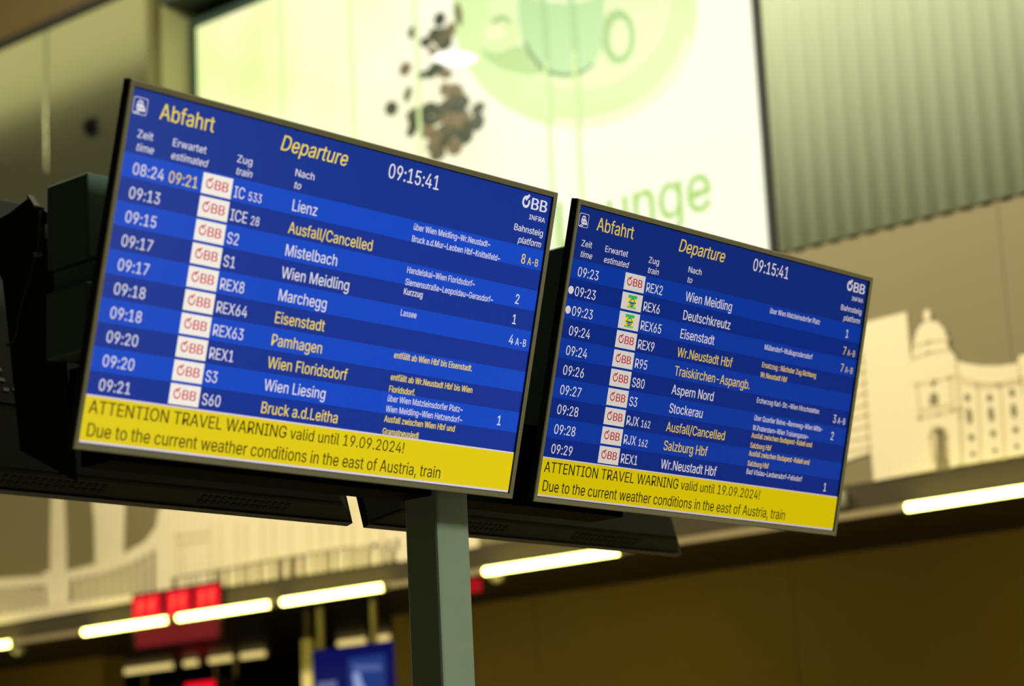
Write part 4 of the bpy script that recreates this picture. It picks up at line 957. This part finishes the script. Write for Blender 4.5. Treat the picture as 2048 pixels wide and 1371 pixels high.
# ------------------------------------------------------------------ fascia, strip lights, passage
fas = pm('fascia_dark_brown', (74, 66, 48), 0.28, 0.1, 0.06, 2)
mb = MB()
mb.box(-26, 8, 9.0, 9.45, 2.985, 3.1395, fas)
struct(mb, 'trim_5')
mb = MB()
mb.box(-26, 8, 8.966, 8.9995, 2.979, 3.010, pm('channel_tan', (150, 134, 96), 0.4))
struct(mb, 'trim_6')
soff = pm('soffit_black', (28, 22, 14), 0.5, 0, 0.1, 2, spec=0.3)
mb = MB()
mb.box(-26, 8, 9.0, 15.0, 2.978, 2.984, soff)
struct(mb, 'ceiling_passage')
brown = pm('passage_wall_brown', (190, 158, 68), 0.5, 0, 0.08, 1.0)
mb = MB()
for a, b_ in ((-10.03, -8.85), (-8.845, -7.0), (-6.995, -5.2), (-5.195, -3.2), (-3.195, 8)):
    mb.box(a, b_, 10.10, 10.3, 0, 2.977, brown)
struct(mb, 'wall_inner')
mb = MB()
mb.box(-26, -12.94, 10.10, 10.3, 0, 2.977, brown)
struct(mb, 'wall_left')
mb = MB()
mb.box(-26, 8, 14.8, 15.0, 0, 2.977, pm('far_dark', (26, 22, 14), 0.7))
struct(mb, 'wall_far')

tube_m = em('tube_glow', (255, 251, 138), 10.0)
far_m = em('far_tube_glow', (242, 216, 132), 0.95)


def strip(x0, x1, y, z, r, m, lab, group):
    t = thing('fluorescent_lamp', lab, 'lamp', ((x0 + x1) / 2, y, z), group)
    mb = MB()
    h = (x1 - x0) / 2
    mb.tube([(-h + 0.03, 0, 0), (h - 0.03, 0, 0)], r, m, 14)
    mb.build('tube', t, smooth=True)
    for s in (-1, 1):
        mb = MB()
        mb.tube([(s * (h - 0.0295), 0, 0), (s * h, 0, 0)], r * 1.05, pm('lamp_cap', (170, 158, 120), 0.4, 0.4), 14)
        mb.box(s * h - (0.02 if s > 0 else 0), s * h + (0 if s > 0 else 0.02), 0, 0.018, -0.006, 0.006, pm('lamp_cap', (170, 158, 120)))
        mb.build('end_cap', t)
    return t


NEAR = [(-13.25, -12.36, 'lit strip light cut by the left edge of the view, under the mural'), (-11.65, -10.765, 'lit strip light under the red sign, left of its middle'), (-10.725, -9.836, 'lit strip light from the red sign rightwards under the mural'), (-9.79, -8.90, 'lit strip light running up to the left side of the post'), (-8.19, -7.20, 'lit strip light right of the post under the rear monitor'), (-5.55, -4.66, 'lit strip light at the right edge of the view under the palace mural')]
for a, b_, lab in NEAR:
    strip(a, b_, 8.935, 2.985, 0.0205, tube_m, lab, 'strip lights under the mural')
FAR = [(-13.871, -13.05, 'dimmer far strip light, longest and leftmost in the passage'), (-12.991, -12.766, 'shortest far strip light in the passage, second from left'), (-12.71, -12.387, 'far strip light in the passage between two hanging rods'), (-12.365, -12.034, 'far strip light in the passage right of the last thin rod'), (-11.358, -11.018, 'far strip light above the blue sign, left half'), (-10.994, -10.785, 'far strip light above the blue sign, right half')]
for a, b_, lab in FAR:
    strip(a, b_, 10.88, 2.944, 0.021, far_m, lab, 'far strip lights in the passage')

# smoke detectors, red call point, small wall spot
for (x, y, lab) in ((-12.60, 9.14, 'small white dome on the dark soffit at lower left'), (-8.188, 9.05, 'small white dome on the dark soffit right of the post')):
    t = thing('smoke_detector', lab, 'detector', (x, y, 2.9775), 'white domes on the soffit')
    wmat = pm('detector_white', (205, 196, 168), 0.5)
    mb = MB()
    mb.tube([(0, 0, 0), (0, 0, -0.015)], 0.052, wmat, 20)
    mb.build('base', t)
    mb = MB()
    mb.tube([(0, 0, -0.0151), (0, 0, -0.035), (0, 0, -0.048)], [0.042, 0.036, 0.012], wmat, 20)
    mb.build('dome', t, smooth=True)
t = thing('exit_light', 'small red lit box on the soffit just right of the post', 'light', (-8.37, 9.06, 2.9775))
mb = MB()
mb.box(-0.045, 0.045, -0.02, 0.02, -0.075, -0.006, em('small_red_glow', (170, 20, 30), 0.9))
mb.build('lens', t)
mb = MB()
mb.box(-0.05, 0.05, -0.022, 0.022, -0.0058, 0.0, satin_m)
mb.build('mount', t)
t = thing('wall_spotlight', 'small pale round spotlight on the dark fascia right of the second screen', 'light', (-5.898, 8.9995, 3.073))
mb = MB()
mb.tube([(0, 0, 0), (0, -0.03, 0)], 0.02, satin_m, 14)
mb.build('arm', t)
mb = MB()
mb.tube([(0, -0.031, 0.045), (0, -0.031, 0.03), (0, -0.031, -0.03), (0, -0.031, -0.045)], [0.022, 0.032, 0.032, 0.022], pm('spot_pale', (150, 142, 116), 0.4, 0.2), 16)
mb.build('head', t, smooth=True)

# red LED sign on the fascia
t = thing('led_sign', 'red LED sign of three glowing blocks on the dark fascia under the mural', 'sign', (-10.76, 8.962, 2.84))


def tp(mb, name, t=t, **k):
    o = mb.build(name, t, **k)
    o.matrix_parent_inverse = Matrix.Translation(t.location).inverted()
    return o


mb = MB()
mb.box(-11.17, -10.33, 8.958, 8.9655, 2.83, 3.175, pm('led_case', (40, 14, 12), 0.3))
tp(mb, 'case')
redm, redh, redd = em('led_red', (252, 16, 40), 1.1), em('led_hot', (255, 96, 62), 1.2), em('led_reflected_glow', (118, 24, 24), 0.9)
for k, (a, b_) in enumerate(((-11.16, -10.895), (-10.835, -10.615), (-10.565, -10.345))):
    mb = MB()
    mb.box(a, b_, 8.954, 8.9575, 3.01, 3.155, redm)
    wd = b_ - a
    for q in (0.22, 0.62):
        mb.box(a + wd * q, a + wd * (q + 0.10), 8.952, 8.9535, 3.045, 3.12, redh)
        mb.box(a + wd * (q + 0.10), a + wd * (q + 0.16), 8.952, 8.9535, 3.085, 3.135, redh)
    tp(mb, 'display_block')
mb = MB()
mb.box(-11.13, -10.36, 8.955, 8.9575, 2.84, 2.975, redd)  # emissive strip standing in for the sign's red glow reflected below it
tp(mb, 'reflected_glow_field')

# rods, blue sign, pale blade and the lower LED sign in the passage
rod_m = pm('rod_grey', (196, 178, 122), 0.4, 0.2)
for (x, y, zb, r, lab) in ((-13.819, 11.2, 2.838, 0.018, 'thin hanging rod left of the lower red display'), (-12.990, 11.2, 2.838, 0.015, 'thin hanging rod in the middle of the far lamps'), (-12.765, 11.2, 2.838, 0.018, 'thin hanging rod right of the lower red display')):
    mb = MB()
    mb.tube([(x, y, 2.9775), (x, y, zb)], r, rod_m, 12)
    tag(mb.build('hanging_rod', smooth=False), lab, 'rod', 'rods in the passage')
for (x, r, lab) in ((-9.838, 0.022, 'pale rod holding the blue sign on its left'), (-9.388, 0.018, 'dim rod holding the blue sign on its right')):
    mb = MB()
    mb.tube([(x, 9.3, 2.9775), (x, 9.3, 2.7255)], r, rod_m if r < 0.02 else pm('rod_pale', (190, 176, 120), 0.35, 0.2), 12)
    tag(mb.build('hanging_rod'), lab, 'rod', 'rods of the blue sign')
t = thing('platform_sign', 'dark blue hanging sign with a pale pictogram at the bottom edge', 'sign', (-9.57, 9.3, 2.2))
bs = em('sign_blue', (12, 16, 84), 0.9)
pl_, wl_ = em('sign_picto_field', (34, 58, 126), 0.9), em('sign_pale', (150, 166, 214), 0.9)
mb = MB()
mb.box(-9.897, -9.243, 9.285, 9.315, 2.20, 2.725, bs)
tp(mb, 'panel', t, bevel=0.004)
mb = MB()
mb.box(-9.592, -9.292, 9.281, 9.2848, 2.32, 2.655, pl_)
q = lambda pts, y, m: mb.add([(p[0], y, p[1]) for p in pts], [tuple(range(len(pts)))], m)
q([(-9.55, 2.615), (-9.32, 2.600), (-9.32, 2.565), (-9.55, 2.575)], 9.2795, em('sign_soft', (88, 104, 170), 0.8))
q([(-9.555, 2.565), (-9.50, 2.568), (-9.478, 2.50), (-9.42, 2.42), (-9.36, 2.40), (-9.36, 2.34), (-9.50, 2.34), (-9.54, 2.45)], 9.279, wl_)
tp(mb, 'pictogram', t)
mb = MB()
mb.box(-9.86, -9.70, 9.282, 9.2848, 2.495, 2.535, em('sign_bar', (120, 124, 172), 0.7))
tp(mb, 'pale_bar', t)
mb = MB()
bm_ = pm('blade_cream', (224, 206, 140), 0.4, 0, 0.03)
mb.box(-10.010, -9.925, 9.30, 9.33, 2.1, 2.80, bm_)
mb.box(-9.985, -9.950, 9.305, 9.325, 2.801, 2.9775, pm('blade_bracket', (90, 66, 44), 0.5))
tag(mb.build('sign_blade'), 'narrow cream upright blade hanging left of the blue sign', 'sign')
t = thing('led_display', 'low red LED display hung on thin rods at the bottom edge', 'sign', (-13.3, 11.2, 2.60))
mb = MB()
mb.box(-13.88, -12.72, 11.17, 11.23, 2.60, 2.8375, pm('led_case_dark', (30, 16, 14), 0.4))
tp(mb, 'case', t)
mb = MB()
mb.box(-13.30, -12.97, 11.162, 11.1695, 2.65, 2.829, redm)
tp(mb, 'lit_block', t)
